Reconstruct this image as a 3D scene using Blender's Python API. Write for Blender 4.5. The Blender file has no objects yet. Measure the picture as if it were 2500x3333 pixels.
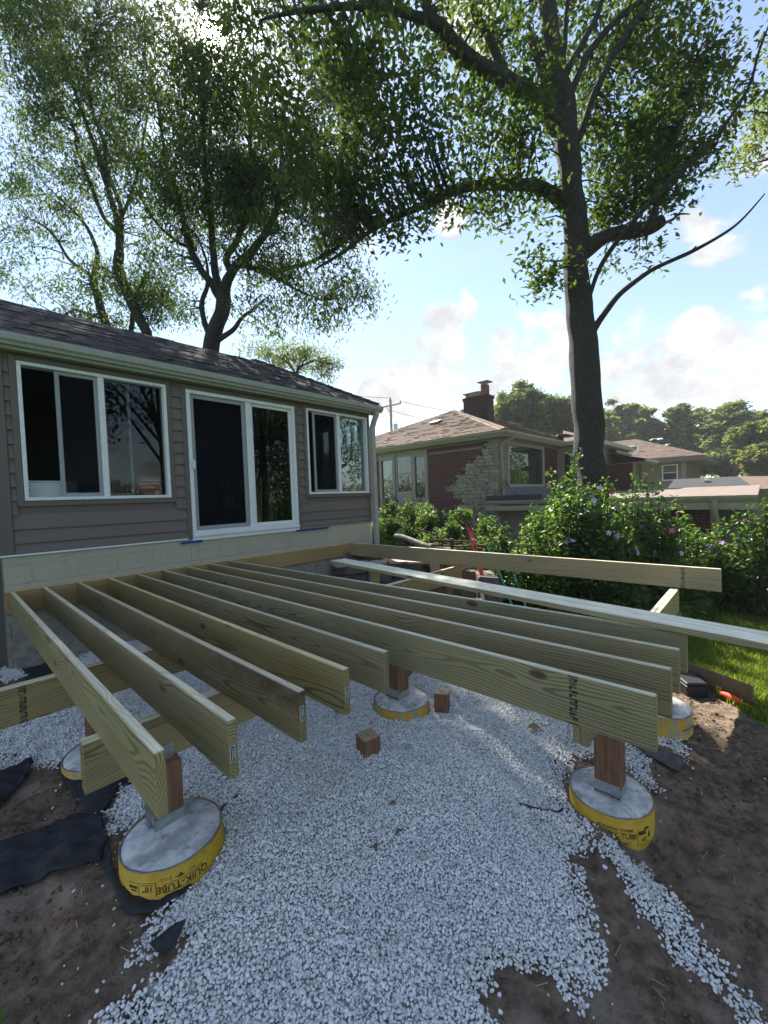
import bpy, bmesh, math, random
import numpy as np
from mathutils import Vector, Matrix, noise
from mathutils.geometry import delaunay_2d_cdt

EXPOSURE = 1.8
SKY_STRENGTH = 0.08
CLOUD_COL = (3.75, 3.8, 3.9)

# measured layout: tree skeletons (x,y,z,radius), leaf clumps, outlines on the ground (metres)
BIG={'trunk': [(7.43,-3.62,-0.65,0.36),(7.47,-3.6,0.66,0.266),(7.47,-3.57,1.32,0.242),(7.49,-3.53,2.48,0.251),(7.49,-3.47,3.47,0.227),(7.47,-3.41,4.3,0.211),(7.49,-3.39,5.28,0.203),(7.48,-3.33,6.11,0.196),(7.47,-3.27,7.1,0.196),(7.43,-3.18,8.01,0.188),(7.39,-3.09,8.84,0.157),(7.37,-3.02,9.83,0.141),(7.51,-2.94,11.37,0.104),(7.75,-2.96,13.2,0.048)],'limbs': [[(7.42,-3.28,5.91,0.149),(7.09,-3.06,6.13,0.108),(6.45,-2.66,6.11,0.086),(5.73,-2.19,5.93,0.073),(5.19,-1.91,5.56,0.06),(4.66,-1.66,5.22,0.048),(4.28,-1.41,4.94,0.034),(3.91,-1.17,4.57,0.027),(3.54,-0.94,4.27,0.013)],[(7.41,-3.19,7.31,0.188),(6.8,-2.96,7.6,0.15),(6.14,-2.69,7.61,0.129),(5.52,-2.46,7.67,0.117),(4.94,-2.27,7.83,0.091),(4.68,-2.13,7.86,0.065),(3.99,-1.84,7.68,0.048),(3.1,-1.33,7.28,0.028),(2.7,-1.07,7.06,0.011)],[(4.93,-2.26,7.85,0.079),(4.76,-2.2,8.09,0.065),(4.6,-2.17,8.38,0.05),(4.52,-2.05,9.05,0.026)],[(7.35,-3.09,8.02,0.125),(7.12,-2.97,8.41,0.093),(7.05,-2.88,8.82,0.077)],[(6.32,-2.73,7.67,0.066),(6.07,-2.58,8.26,0.072),(5.82,-2.45,8.51,0.064),(5.69,-2.44,8.82,0.056),(5.61,-2.31,9.56,0.028)],[(7.55,-3.46,5.08,0.157),(7.7,-3.76,5.25,0.124),(7.93,-4.0,5.33,0.116),(8.14,-4.38,5.34,0.122),(8.26,-4.58,5.43,0.098)],[(8.22,-4.53,5.36,0.027),(8.31,-4.7,5.4,0.023),(8.39,-4.78,5.49,0.018),(8.45,-4.93,5.45,0.009)],[(8.34,-4.74,5.43,0.015),(8.37,-4.84,5.54,0.011),(8.4,-4.87,5.57,0.006)],[(7.56,-3.54,3.59,0.094),(7.57,-3.7,3.75,0.062),(7.65,-3.92,4.06,0.049),(7.7,-4.11,4.24,0.045),(7.74,-4.44,4.41,0.036),(7.78,-4.62,4.47,0.032),(7.9,-5.04,4.58,0.028),(7.99,-5.43,4.73,0.02),(8.06,-5.64,4.89,0.016),(8.14,-5.86,5.15,0.008)],[(7.87,-5.01,4.57,0.017),(7.86,-5.07,4.62,0.009)],[(7.49,-3.45,3.88,0.063),(7.49,-3.59,4.22,0.039),(7.57,-3.79,4.75,0.038),(7.63,-4.13,5.17,0.041),(7.78,-4.7,5.7,0.043),(7.87,-4.94,5.91,0.035),(8.03,-5.24,6.17,0.028),(8.13,-5.49,6.51,0.024),(8.21,-5.7,6.89,0.02),(8.19,-5.8,7.27,0.016),(8.17,-5.92,7.57,0.01)],[(7.56,-3.37,7.01,0.078),(7.57,-3.52,7.17,0.054),(7.75,-3.68,7.81,0.054),(8.03,-3.95,8.53,0.058),(8.28,-4.19,9.0,0.058),(8.54,-4.44,9.47,0.054),(8.96,-4.85,10.35,0.031)],[(7.5,-3.27,7.72,0.094),(7.65,-3.41,8.12,0.063),(7.84,-3.59,8.65,0.055),(8.18,-3.93,9.17,0.047),(8.54,-4.29,9.56,0.039),(8.9,-4.66,10.08,0.024)],[(7.53,-3.27,8.25,0.07),(7.88,-3.47,8.93,0.055),(8.19,-3.63,9.53,0.048),(8.3,-3.72,10.04,0.04)],[(7.48,-3.21,8.34,0.063),(7.55,-3.26,8.91,0.047),(7.63,-3.31,9.57,0.039),(7.68,-3.34,10.23,0.024)],[(8.14,-4.38,5.32,0.076),(8.32,-4.48,5.79,0.053),(8.45,-4.51,6.31,0.047),(8.74,-4.65,6.95,0.039),(9.1,-4.85,7.69,0.031),(9.44,-5.02,8.53,0.024),(9.82,-5.23,9.57,0.012)],[(7.46,-3.37,4.87,0.024),(6.99,-3.17,4.66,0.015),(6.66,-2.97,4.46,0.008)],[(7.46,-3.37,4.96,0.024),(7.02,-3.2,4.82,0.015),(6.73,-3.03,4.81,0.008)]],'clumps': [(6.09,-2.53,6.72,0.84,0.73,0.9),(5.23,-1.91,6.36,0.75,0.78,0.85),(4.56,-1.5,6.15,0.72,0.65,0.8),(5.63,-2.3,7.27,0.71,0.56,0.8),(4.77,-1.83,6.94,0.68,0.57,1),(4.07,-1.4,6.39,0.62,0.65,0.8),(3.77,-0.97,5.67,0.56,0.52,0.8),(4.16,-1.25,5.37,0.46,0.36,0.9),(3.39,-0.83,6.07,0.47,0.61,0.6),(6.64,-2.84,6.63,0.55,0.55,0.8),(6.59,-2.67,8.77,0.79,0.47,0.8),(5.22,-2.41,8.04,0.63,0.35,0.7),(6.08,-2.42,5.84,0.55,0.22,0.7),(5.42,-2.02,5.6,0.45,0.19,0.4),(4.66,-1.66,5.13,0.43,0.22,0.5),(6.82,-2.96,8.05,0.4,0.47,0.5),(3.67,-1.38,6.92,0.59,0.46,0.6),(3.01,-0.98,6.61,0.51,0.44,0.5),(4.21,-1.8,7.26,0.6,0.4,0.7),(6.88,-3.13,4.59,0.24,0.16,0.35),(6.73,-3.03,4.79,0.2,0.09,0.2),(6.74,-3.06,4.45,0.2,0.09,0.2),(8.52,-3.81,7.15,0.83,0.87,1.7),(8.24,-3.71,6.13,0.51,0.51,1.1),(9.09,-4.39,7.73,0.87,0.96,1.6),(9.27,-4.23,9.16,1.03,0.89,1.7),(8.67,-3.57,9.1,0.54,0.71,1.0),(8.42,-4.2,6.14,0.58,0.42,0.8),(9.58,-4.9,8.22,0.52,0.7,0.8),(8.44,-3.53,8.04,0.35,0.62,0.7),(8.95,-3.84,9.98,0.98,0.54,1.1),(8.69,-4.91,6.45,0.44,0.48,0.6),(8.44,-4.67,5.9,0.36,0.32,0.4),(9.72,-5.17,8.8,0.64,0.77,0.7),(8.31,-3.98,5.08,0.51,0.24,0.35),(8.96,-5.33,6.82,0.47,0.47,0.3),(8.66,-5.58,7.14,0.3,0.37,0.15),(6.83,-2.81,5.58,0.49,0.2,0.2),(7.23,-3.07,5.88,0.33,0.33,0.3),(7.06,-2.5,10.73,1.84,0.92,2),(4.52,-1.6,9.2,1.4,0.7,2),(9.02,-4.29,10.99,1.89,0.94,2),(3.21,-0.81,8.32,1.05,0.52,1),(7.65,-2.73,12.78,2.57,1.29,2.5),(5.07,-1.49,11.22,1.86,0.89,2)]}
MIDDLE={'trunk': [(4.63,5.07,3.68,0.292),(4.71,5.04,4.86,0.219),(4.83,4.95,5.47,0.198),(4.97,4.83,6.03,0.188),(5.03,4.79,6.52,0.177)],'limbs': [[(5.02,4.79,6.4,0.156),(5.25,4.58,7.11,0.125),(5.47,4.21,7.43,0.113),(5.77,3.76,7.9,0.092),(5.96,3.45,8.61,0.071),(6.15,3.14,9.36,0.05),(6.27,2.92,10.57,0.034),(6.42,2.83,11.87,0.02)],[(5.2,4.62,7.01,0.115),(5.14,4.71,7.39,0.094),(5.33,4.53,7.87,0.083),(5.53,4.35,8.48,0.073),(5.7,4.21,9.34,0.063),(5.72,4.25,10.59,0.052),(5.88,4.15,12.07,0.031),(5.92,4.19,13.56,0.016)],[(5.0,4.81,6.4,0.125),(4.96,5.03,6.96,0.105),(4.96,5.07,7.71,0.095),(5.0,5.23,8.66,0.074),(4.97,5.32,9.8,0.064),(4.99,5.36,11.06,0.053),(5.05,5.38,12.71,0.032),(5.07,5.44,14.35,0.016)],[(4.98,4.83,6.27,0.115),(4.91,5.23,6.89,0.106),(4.79,5.37,7.15,0.096),(4.65,5.7,7.79,0.097),(4.59,5.96,8.7,0.087),(4.55,6.19,9.42,0.076),(4.43,6.51,10.29,0.055),(4.43,6.71,11.3,0.045),(4.39,6.98,12.73,0.034),(4.14,7.32,14.21,0.017)],[(4.55,6.19,9.42,0.055),(4.13,6.82,10.04,0.044),(3.68,7.51,10.94,0.034),(3.13,8.3,12.13,0.017)],[(4.74,5.04,5.36,0.083),(4.59,5.08,5.75,0.072),(4.6,5.09,6.24,0.062),(4.7,5.0,6.67,0.052),(4.67,4.93,7.29,0.031),(4.5,5.15,8.03,0.015)],[(4.86,4.9,5.22,0.083),(5.02,4.44,5.37,0.061),(5.15,4.17,5.63,0.05),(5.32,3.85,5.83,0.03),(5.56,3.46,6.1,0.015)],[(5.38,4.44,7.25,0.083),(5.71,3.63,6.87,0.06),(6.18,2.67,6.84,0.05),(6.54,2.0,7.04,0.039),(6.8,1.59,7.31,0.024)],[(5.96,3.45,8.61,0.05),(6.03,3.29,9.72,0.04),(5.94,3.27,10.35,0.03),(5.92,3.35,11.54,0.015)],[(6.05,3.25,9.6,0.04),(6.25,2.92,10.22,0.03),(6.39,2.66,10.94,0.015)],[(4.74,5.61,7.85,0.054),(4.36,6.03,8.13,0.043),(4.0,6.61,8.86,0.033),(3.7,6.98,9.77,0.016)],[(5.71,3.63,6.8,0.04),(5.99,2.85,6.2,0.029),(6.39,2.25,5.83,0.014)]],'clumps': [(4.88,5.07,9.02,1.37,1.12,2.1),(4.15,6.71,11.0,1.43,1.43,1.1),(5.18,4.88,11.49,1.61,1.24,2.1),(5.98,3.35,10.09,1.32,1.32,1.3),(6.06,3.18,8.4,1.2,1.08,1.1),(5.51,3.72,7.24,1.08,0.66,0.7),(6.1,2.59,6.43,1.05,0.58,0.7),(6.59,1.88,5.71,0.81,0.52,0.5),(4.42,5.94,7.61,0.77,0.64,0.5),(3.85,6.79,9.38,1.03,0.9,0.7),(5.43,4.69,13.21,1.86,0.99,0.7),(6.5,2.74,11.87,1.3,1.07,0.9),(4.43,6.82,13.41,1.45,1.19,0.9),(6.42,2.17,7.74,0.92,0.81,0.9),(6.66,2.0,9.34,0.92,1.04,0.8),(5.43,3.72,5.68,0.72,0.36,0.35),(5.85,3.11,5.49,0.83,0.36,0.3),(4.4,5.75,6.28,0.51,0.38,0.25),(5.45,4.78,15.08,2.73,1.12,1.5),(6.82,1.67,6.45,0.58,0.4,0.35),(6.36,2.26,5.37,0.7,0.26,0.15),(5.76,4.44,9.25,0.76,1.01,1.4),(3.63,7.93,12.47,0.94,1.07,0.6),(6.96,1.74,10.59,0.81,1.04,0.7),(5.55,4.77,17.19,3.23,1.37,1.8)]}
LEFT={'trunk': [(4.01,7.28,4.81,0.193),(3.95,7.39,5.83,0.148),(3.81,7.57,6.38,0.148),(3.62,7.81,7.07,0.148),(3.49,7.98,7.69,0.137),(3.49,8.01,8.3,0.125)],'limbs': [[(3.5,8.0,8.23,0.102),(3.53,8.01,9.05,0.091),(3.44,8.15,9.86,0.08),(3.26,8.4,10.96,0.08),(3.12,8.59,11.78,0.057),(2.97,8.96,12.84,0.046),(2.78,9.38,14.19,0.029),(2.69,9.71,15.7,0.014)],[(3.49,8.0,8.1,0.102),(3.59,7.94,8.91,0.08),(3.59,7.97,9.72,0.068),(3.4,8.23,10.68,0.068),(3.38,8.3,11.5,0.057),(3.2,8.54,12.45,0.045),(3.17,8.64,13.68,0.034),(3.43,8.43,15.16,0.017)],[(3.48,8.06,8.91,0.068),(3.27,8.3,9.33,0.057),(3.12,8.5,10.02,0.057),(3.0,8.82,10.79,0.046),(2.86,9.17,11.7,0.046),(2.92,9.11,11.84,0.046),(2.65,9.61,13.06,0.029),(2.16,10.35,14.31,0.014)],[(3.61,7.94,9.31,0.045),(3.92,7.65,10.24,0.045),(4.1,7.5,11.18,0.034),(4.3,7.35,12.39,0.017)],[(3.43,8.65,5.02,0.154),(3.34,8.8,6.23,0.13),(3.16,9.06,7.3,0.118),(3.11,9.14,7.86,0.095),(3.23,9.05,8.64,0.06),(2.99,9.36,9.57,0.047),(2.54,9.87,10.3,0.024),(2.1,10.39,11.03,0.012)],[(3.14,9.11,7.86,0.06),(2.64,9.67,8.46,0.047),(2.3,10.09,9.32,0.035),(1.85,10.6,9.77,0.014)],[(3.27,8.9,6.58,0.047),(2.71,9.52,6.9,0.035),(2.37,9.89,6.77,0.024),(1.9,10.4,7.15,0.012)],[(3.67,8.11,5.35,0.081),(3.77,8.06,6.32,0.07),(3.87,7.98,7.15,0.047),(4.17,7.69,7.83,0.024)]],'clumps': [(2.85,9.16,14.21,2.05,1.23,1.6),(2.09,10.32,15.17,1.53,1.11,1.3),(3.12,8.64,12.59,1.49,1.22,1.1),(2.07,10.36,12.63,1.4,1.26,0.9),(1.8,10.7,10.76,1.13,1.13,0.7),(2.52,9.88,9.73,1.13,0.85,0.6),(1.76,10.61,8.08,1.13,0.71,0.4),(3.37,8.39,7.54,1.1,0.62,0.8),(4.11,7.59,7.36,0.96,0.62,0.8),(4.27,7.39,6.66,0.69,0.41,0.5),(2.49,9.78,7.33,1.13,0.71,0.4),(3.04,8.77,10.65,1.09,0.96,0.7),(4.04,7.55,10.92,0.81,1.08,0.5),(3.76,8.04,14.46,1.22,1.08,1),(2.0,10.52,16.99,2.08,1.25,1.4),(3.73,8.35,16.9,2.32,1.23,1.4),(3.03,9.16,6.6,0.85,0.35,0.5),(1.44,11.02,9.37,0.71,0.71,0.3),(3.84,7.66,8.76,0.81,0.81,0.4),(2.94,9.47,19.15,3.58,1.51,1.8)]}
SMALL={'trunk': [(7.94,5.87,2.77,0.079),(8.04,5.86,4.82,0.063),(8.13,5.8,5.45,0.047)],'limbs': [[(8.12,5.8,5.37,0.04),(8.51,5.4,5.59,0.024),(9.04,4.82,5.4,0.009)],[(8.08,5.84,5.13,0.04),(7.77,6.21,5.71,0.024),(7.24,6.79,6.02,0.009)],[(8.12,5.8,5.29,0.032),(8.3,5.63,5.68,0.019),(8.53,5.4,5.98,0.008)]],'clumps': [(7.66,6.32,5.82,0.87,0.38,0.8),(8.25,5.69,5.63,0.79,0.44,1),(8.82,5.05,5.33,0.55,0.44,0.7),(7.24,6.79,6.02,0.63,0.25,0.5)]}
EDGE={'trunk': [(12.89,-6.81,3.28,0.203),(12.98,-6.75,6.32,0.173),(13.01,-6.68,8.36,0.142),(12.95,-6.54,9.89,0.102),(12.89,-6.39,11.41,0.061)],'limbs': [[(13.02,-6.72,7.85,0.102),(12.59,-6.38,8.39,0.06),(12.13,-6.01,8.72,0.03),(11.8,-5.64,8.84,0.012)],[(13.01,-6.68,8.36,0.081),(12.44,-6.23,7.99,0.04),(11.88,-5.79,7.74,0.015)],[(13.0,-6.65,8.86,0.081),(12.51,-6.23,9.5,0.05),(12.27,-5.94,10.12,0.02)]],'clumps': [(12.01,-5.86,8.92,0.35,0.45,0.5),(11.9,-5.79,8.13,0.4,0.4,0.45),(11.61,-5.5,7.85,0.35,0.3,0.25),(11.5,-5.39,7.56,0.25,0.2,0.15),(12.61,-6.38,8.79,0.7,0.9,1),(13.1,-6.69,10.18,0.91,0.91,1),(12.25,-5.94,9.61,0.3,0.3,0.2),(11.53,-5.35,8.85,0.2,0.3,0.08)]}
FAR_TREES=[(24.8,5.6,7.9,3.9,1.6,'round'),(28.3,4.8,7.5,4.0,1.9,'round'),(23.7,8.2,6.8,4.4,0.9,'round'),(45.3,4.2,9.9,3.8,2.5,'loose'),(44.5,2.0,8.3,3.1,1.9,'loose'),(43.7,-0.1,7.8,2.5,0.7,'fir'),(45.6,-0.6,8.3,2.5,0.7,'fir'),(49.5,-3.4,8.5,2.4,3.9,'flat'),(40.5,-5.6,5.7,1.7,2.0,'loose'),(42.5,-3.4,3.7,1.5,2.2,'dense'),(46.7,-0.5,4.7,2.2,2.1,'dense'),(36.8,-6.1,3.4,1.0,1.5,'dense'),(39.1,4.9,7.2,3.2,1.8,'dense')]
SHRUBS=[(6.16,-3.62,1.38,-0.33,0.63),(6.5,-4.01,1.04,-0.52,0.5),(5.48,-3.37,0.56,-0.15,0.3),(7.4,-4.55,0.91,-0.73,0.45),(7.94,-4.85,0.54,-0.77,0.38),(6.82,-4.24,0.38,-0.7,0.4),(8.77,-5.18,0.26,-0.89,0.45),(8.59,-5.83,0.73,-0.87,0.41),(5.95,-3.62,-0.24,-0.83,0.63),(8.87,-5.6,-0.29,-0.92,0.4),(5.67,-2.69,0.74,0.07,0.15),(7.56,-4.12,1.04,-0.81,0.47),(6.81,-3.03,0.7,-0.6,0.49),(6.16,-4.14,-0.12,-0.8,0.61),(8.92,-4.76,-0.01,-0.97,0.69)]
CLOUDS=[(0.769,0.511,0.384,0.047),(0.778,0.48,0.406,0.032),(0.766,0.541,0.347,0.038),(0.792,0.51,0.335,0.043),(0.785,0.565,0.253,0.062),(0.748,0.619,0.242,0.056),(0.714,0.662,0.229,0.04),(0.814,0.514,0.268,0.045),(0.876,0.382,0.295,0.068),(0.895,0.319,0.312,0.056),(0.902,0.343,0.261,0.051),(0.929,0.181,0.322,0.029),(0.934,0.195,0.3,0.02),(0.959,0.106,0.264,0.051),(0.961,0.143,0.235,0.068),(0.971,0.073,0.228,0.068),(0.979,0.029,0.203,0.062),(0.976,-0.002,0.219,0.051),(0.95,0.212,0.231,0.051),(0.887,0.014,0.461,0.056),(0.897,0.048,0.44,0.056),(0.871,-0.002,0.492,0.068),(0.949,0.004,0.314,0.034),(0.977,0.095,0.192,0.056),(0.858,0.464,0.218,0.045),(0.707,0.451,0.545,0.025),(0.603,0.324,0.729,0.045),(0.614,0.591,0.523,0.034)]
GRAVEL=[[(-0.176,-4.192),(-0.134,-4.115),(-0.002,-4.16),(0.054,-4.156),(0.104,-4.177),(0.086,-4.134),(0.059,-4.092),(0.002,-4.096),(0.01,-3.98),(0.049,-3.932),(0.094,-3.896),(0.148,-3.874),(0.195,-3.851),(0.176,-3.793),(0.214,-3.491),(0.103,-3.317),(0.062,-3.174),(0.149,-3.078),(0.269,-2.934),(0.378,-2.731),(0.293,-2.232),(0.181,-2.439),(0.06,-2.408),(-0.081,-2.198),(-0.246,-2.268),(-0.186,-1.434),(-0.024,-1.469),(0.332,-1.17),(0.447,-0.299),(1.028,0.724),(1.597,1.316),(1.989,0.895),(2.12,-1.335),(3.236,-1.772),(3.226,-2.748),(3.464,-3.354),(3.469,-4.369),(3.693,-5.01),(3.59,-5.355),(3.031,-5.391),(3.129,-5.296),(3.108,-5.036),(2.854,-5.186),(2.528,-5.346),(2.512,-5.275),(2.732,-5.054),(2.461,-4.814),(2.049,-4.979),(2.019,-5.127),(1.796,-5.132),(1.744,-5.079),(1.623,-5.152),(1.474,-5.267),(1.383,-5.319),(1.285,-5.362),(1.063,-5.346),(1.041,-5.319),(1.048,-5.251),(1.05,-5.162),(0.98,-5.081),(0.906,-5.081),(0.831,-5.156),(0.701,-5.22),(-0.194,-4.279)],[(2.054,-5.118),(1.99,-5.228),(2.098,-5.358),(1.844,-5.48),(1.745,-5.563),(1.628,-5.698),(1.501,-5.827),(1.428,-5.9),(1.4,-5.797),(1.494,-5.705),(1.543,-5.601),(1.581,-5.518),(1.642,-5.423),(1.762,-5.343),(1.862,-5.193)],[(-0.022,0.838),(0.222,0.774),(0.157,-0.309),(-0.105,-0.319)]]
FABRIC=[[(-0.297,-2.968),(-0.174,-2.989),(0.005,-2.989),(0.11,-3.124),(0.076,-3.369),(0.022,-3.45),(-0.153,-3.373),(-0.325,-3.338),(-0.409,-3.269),(-0.395,-2.926)],[(0.138,-2.324),(0.327,-2.272),(0.415,-2.699),(0.398,-3.02),(0.25,-2.913),(0.154,-3.057),(0.054,-3.164),(0.054,-2.843),(0.026,-2.61),(0.029,-2.371)],[(-0.326,-2.185),(-0.198,-2.216),(-0.077,-2.124),(-0.081,-2.236),(-0.139,-2.412),(-0.272,-2.619),(-0.35,-2.671)],[(0.133,0.952),(0.35,1.296),(0.637,1.406),(0.732,0.659),(0.513,-0.387),(0.064,-0.504)],[(0.061,-4.034),(0.11,-4.066),(0.167,-4.127),(0.107,-4.159),(0.07,-4.133)],[(3.045,-5.012),(3.011,-5.156),(3.028,-5.255),(3.048,-5.411),(2.868,-5.411),(2.862,-5.294),(2.881,-5.181)],[(0.089,-3.254),(0.066,-3.508),(0.055,-3.672),(0.142,-3.808),(0.273,-3.834),(0.284,-3.911),(0.141,-3.893),(0.037,-3.824),(0.031,-3.571),(0.027,-3.426)]]

GROUND_PTS=[(-3,-8,-.95),(-.4,-5.8,-.93),(.3,-4.6,-1.0),(-.3,-3.8,-.92),(.07,-3.75,-.89),(.27,-3.93,-.91),(.47,-3.83,-.885),(.3,-3.4,-.87),(0,-2.5,-.86),(-.3,-1,-.85),(-1,-3,-.82),(-2,-2,-.78),(1,-1,-.85),(1,-3,-.87),(2,-3.6,-.945),(2.1,-3.85,-.955),(2.4,-3.6,-.95),(1,-4.6,-1.02),(2.05,-5.0,-1.09),(1.5,-5.75,-1.1),(3,-4,-.96),(3.45,-5.2,-1.06),(2.5,-.8,-.92),(3.7,-1.3,-1.1),(3.1,-2.6,-.93),(4.4,-5.5,-1.14),(2.6,-5.7,-1.1),(3.5,-6.2,-1.12),(6,-5,-1.25),(8,-5.5,-1.35),(10,-6,-1.4),(7,-3.5,-1.2),(10,-3,-1.35),(10,-1,-1.15),(10.3,.3,-.9),(10.3,1.6,-.02),(8,1.5,0),(8,0,-.25),(7,-.8,-.45),(6.2,-.3,-.32),(6,.8,-.1),(6.5,-1.8,-.8),(4.9,-2.6,-1.02),(4.4,-1.6,-1.2),(4.5,-3.5,-1.05),(9,4,.1),(6,4,.1),(0,8,.1),(-4,6,0),(-5,0,-.6),(25,-5,-1.35),(40,-6,-1.3),(30,10,0),(40,40,.5),(-40,40,0),(0,60,.3),(-30,-30,-1),(30,-40,-1.5),(60,-5,-1.3)]
def ground_z(x,y):
    import numpy as np
    P=np.array(GROUND_PTS); x=np.asarray(x,float); y=np.asarray(y,float)
    num=np.zeros(x.shape); den=np.zeros(x.shape)
    for px_,py_,pz_ in P:
        w=1/(((x-px_)**2+(y-py_)**2)+.04)**1.6
        num=num+w*pz_; den=den+w
    z=num/den
    z=z-.16*np.exp(-((x-2.1)**2+(y+5.4)**2)/.035)-.05*np.exp(-((x-.1)**2+(y+3.9)**2)/.03)
    return z

SC = bpy.context.scene
COL = SC.collection
rnd = random.Random(11)
rng = np.random.default_rng(11)

# ------------------------------------------------------------ camera
cam_d = bpy.data.cameras.new('camera')
cam = bpy.data.objects.new('camera', cam_d); COL.objects.link(cam); SC.camera = cam
cam_d.sensor_fit = 'HORIZONTAL'; cam_d.sensor_width = 36.0; cam_d.lens = 36 * 1335.0 / 2500
cam_d.clip_start = 0.05; cam_d.clip_end = 2000
R_ = Vector((0.67799068, -0.73413447, -0.03708393)); U_ = Vector((0.05089174, -0.00344832, 0.99869822)); F_ = R_.cross(U_) * -1
M = Matrix(((R_.x, U_.x, -F_.x, -0.4153), (R_.y, U_.y, -F_.y, -5.8257), (R_.z, U_.z, -F_.z, 0.8451), (0, 0, 0, 1)))
cam.matrix_world = M

# ------------------------------------------------------------ sky, sun, exposure
SUN_EL = math.radians(46); SUN_AZ = math.radians(27.4)      # azimuth from +Y towards +X
SUN_DIR = Vector((math.sin(SUN_AZ) * math.cos(SUN_EL), math.cos(SUN_AZ) * math.cos(SUN_EL), math.sin(SUN_EL)))
SC.view_settings.view_transform = 'Standard'; SC.view_settings.look = 'None'
SC.view_settings.exposure = EXPOSURE; SC.view_settings.gamma = 1.0; SC.view_settings.use_curve_mapping = False
SC.render.engine = 'CYCLES'
SC.cycles.max_bounces = 8; SC.cycles.transparent_max_bounces = 16; SC.cycles.use_denoising = True
sun_d = bpy.data.lights.new('sun', 'SUN'); sun_d.energy = 4.2; sun_d.angle = math.radians(0.75); sun_d.color = (1.0, 0.93, 0.82)
sun = bpy.data.objects.new('sun', sun_d); COL.objects.link(sun)
sun.rotation_euler = SUN_DIR.to_track_quat('Z', 'Y').to_euler()

class NT:
    """tiny node-tree writer"""
    def __init__(s, tree): s.t = tree; s.n = tree.nodes; s.l = tree.links
    def new(s, typ, **kw):
        n = s.n.new(typ)
        for k, v in kw.items(): setattr(n, k, v)
        return n
    def set(s, sock, v):
        if isinstance(v, bpy.types.NodeSocket): s.l.new(v, sock)
        elif v is not None:
            try: sock.default_value = v
            except Exception: sock.default_value = tuple(v) + (1,)
    def math(s, op, a, b=None, c=None, clamp=False):
        n = s.new('ShaderNodeMath', operation=op, use_clamp=clamp); s.set(n.inputs[0], a)
        if b is not None: s.set(n.inputs[1], b)
        if c is not None: s.set(n.inputs[2], c)
        return n.outputs[0]
    def vmath(s, op, a, b=None):
        n = s.new('ShaderNodeVectorMath', operation=op); s.set(n.inputs[0], a)
        if b is not None: s.set(n.inputs[1], b)
        return n.outputs['Value'] if op in ('DOT_PRODUCT', 'LENGTH', 'DISTANCE') else n.outputs[0]
    def mix(s, f, a, b, mode='MIX'):
        n = s.new('ShaderNodeMix', data_type='RGBA', blend_type=mode, clamp_factor=True)
        s.set(n.inputs[0], f); s.set(n.inputs[6], a if isinstance(a, bpy.types.NodeSocket) else tuple(a) + (1,)); s.set(n.inputs[7], b if isinstance(b, bpy.types.NodeSocket) else tuple(b) + (1,))
        return n.outputs[2]
    def ramp(s, v, lo, hi, a=0.0, b=1.0):
        n = s.new('ShaderNodeMapRange', interpolation_type='SMOOTHSTEP'); s.set(n.inputs[0], v); s.set(n.inputs[1], lo); s.set(n.inputs[2], hi); s.set(n.inputs[3], a); s.set(n.inputs[4], b)
        return n.outputs[0]
    def noise(s, vec, scale, detail=3.0, rough=0.55, dist=0.0, out=0):
        n = s.new('ShaderNodeTexNoise'); s.set(n.inputs['Vector'], vec); s.set(n.inputs['Scale'], scale); s.set(n.inputs['Detail'], detail); s.set(n.inputs['Roughness'], rough); s.set(n.inputs['Distortion'], dist)
        return n.outputs[out]
    def mapping(s, vec, scale=(1, 1, 1), loc=(0, 0, 0)):
        n = s.new('ShaderNodeMapping'); s.set(n.inputs[0], vec); s.set(n.inputs[1], loc); s.set(n.inputs[3], scale)
        return n.outputs[0]

world = bpy.data.worlds.new('World'); SC.world = world; world.use_nodes = True
w = NT(world.node_tree); w.n.clear()
sky = w.new('ShaderNodeTexSky', sky_type='NISHITA'); sky.sun_disc = False; sky.sun_elevation = SUN_EL; sky.sun_rotation = SUN_AZ
sky.altitude = 200; sky.air_density = 1.0; sky.dust_density = 0.15; sky.ozone_density = 1.5
tc = w.new('ShaderNodeTexCoord'); gen = tc.outputs['Generated']
dirn = w.vmath('NORMALIZE', gen)
sep = w.new('ShaderNodeSeparateXYZ'); w.l.new(dirn, sep.inputs[0])
n_big = w.noise(w.mapping(dirn, (1.6, 1.6, 3.2)), 2.2, 6, 0.6, 0.3)
n_fine = w.noise(w.mapping(dirn, (1, 1, 1.35)), 11, 10, 0.6, 0.25)
n_mid = w.noise(w.mapping(dirn, (1, 1, 1.5), (2.1, .4, .9)), 4.2, 6, 0.55, 0.2)
blob = None
for cx, cy, cz, r in CLOUDS:            # cumulus heads where the photograph has them; the noise carries on all round
    d = w.vmath('DOT_PRODUCT', dirn, (cx, cy, cz))
    b = w.ramp(d, math.cos(r * 1.6), math.cos(r * 0.1), 0, 1)
    blob = b if blob is None else w.math('MAXIMUM', blob, b)
away = w.ramp(w.vmath('DOT_PRODUCT', dirn, tuple(F_)), 0.35, -0.1, 0, 1)     # the scattered clouds of the sky behind
base = w.math('ADD', w.math('MULTIPLY', blob, 0.62), w.math('MULTIPLY', w.math('MULTIPLY', w.ramp(n_big, .42, .7), away), 0.5))
grain = w.math('ADD', w.math('MULTIPLY', w.math('SUBTRACT', n_fine, 0.5), 1.5), w.math('MULTIPLY', w.math('SUBTRACT', n_mid, 0.5), 1.3))
dens = w.math('ADD', base, grain)
cloud = w.math('MULTIPLY', w.ramp(dens, 0.30, 0.62, 0, 1), w.ramp(base, .04, .22, 0, 1))
veil = w.math('MULTIPLY', w.ramp(n_big, 0.40, 0.75, 0, 1), 0.22)
mask = w.math('MAXIMUM', cloud, veil)
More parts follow.
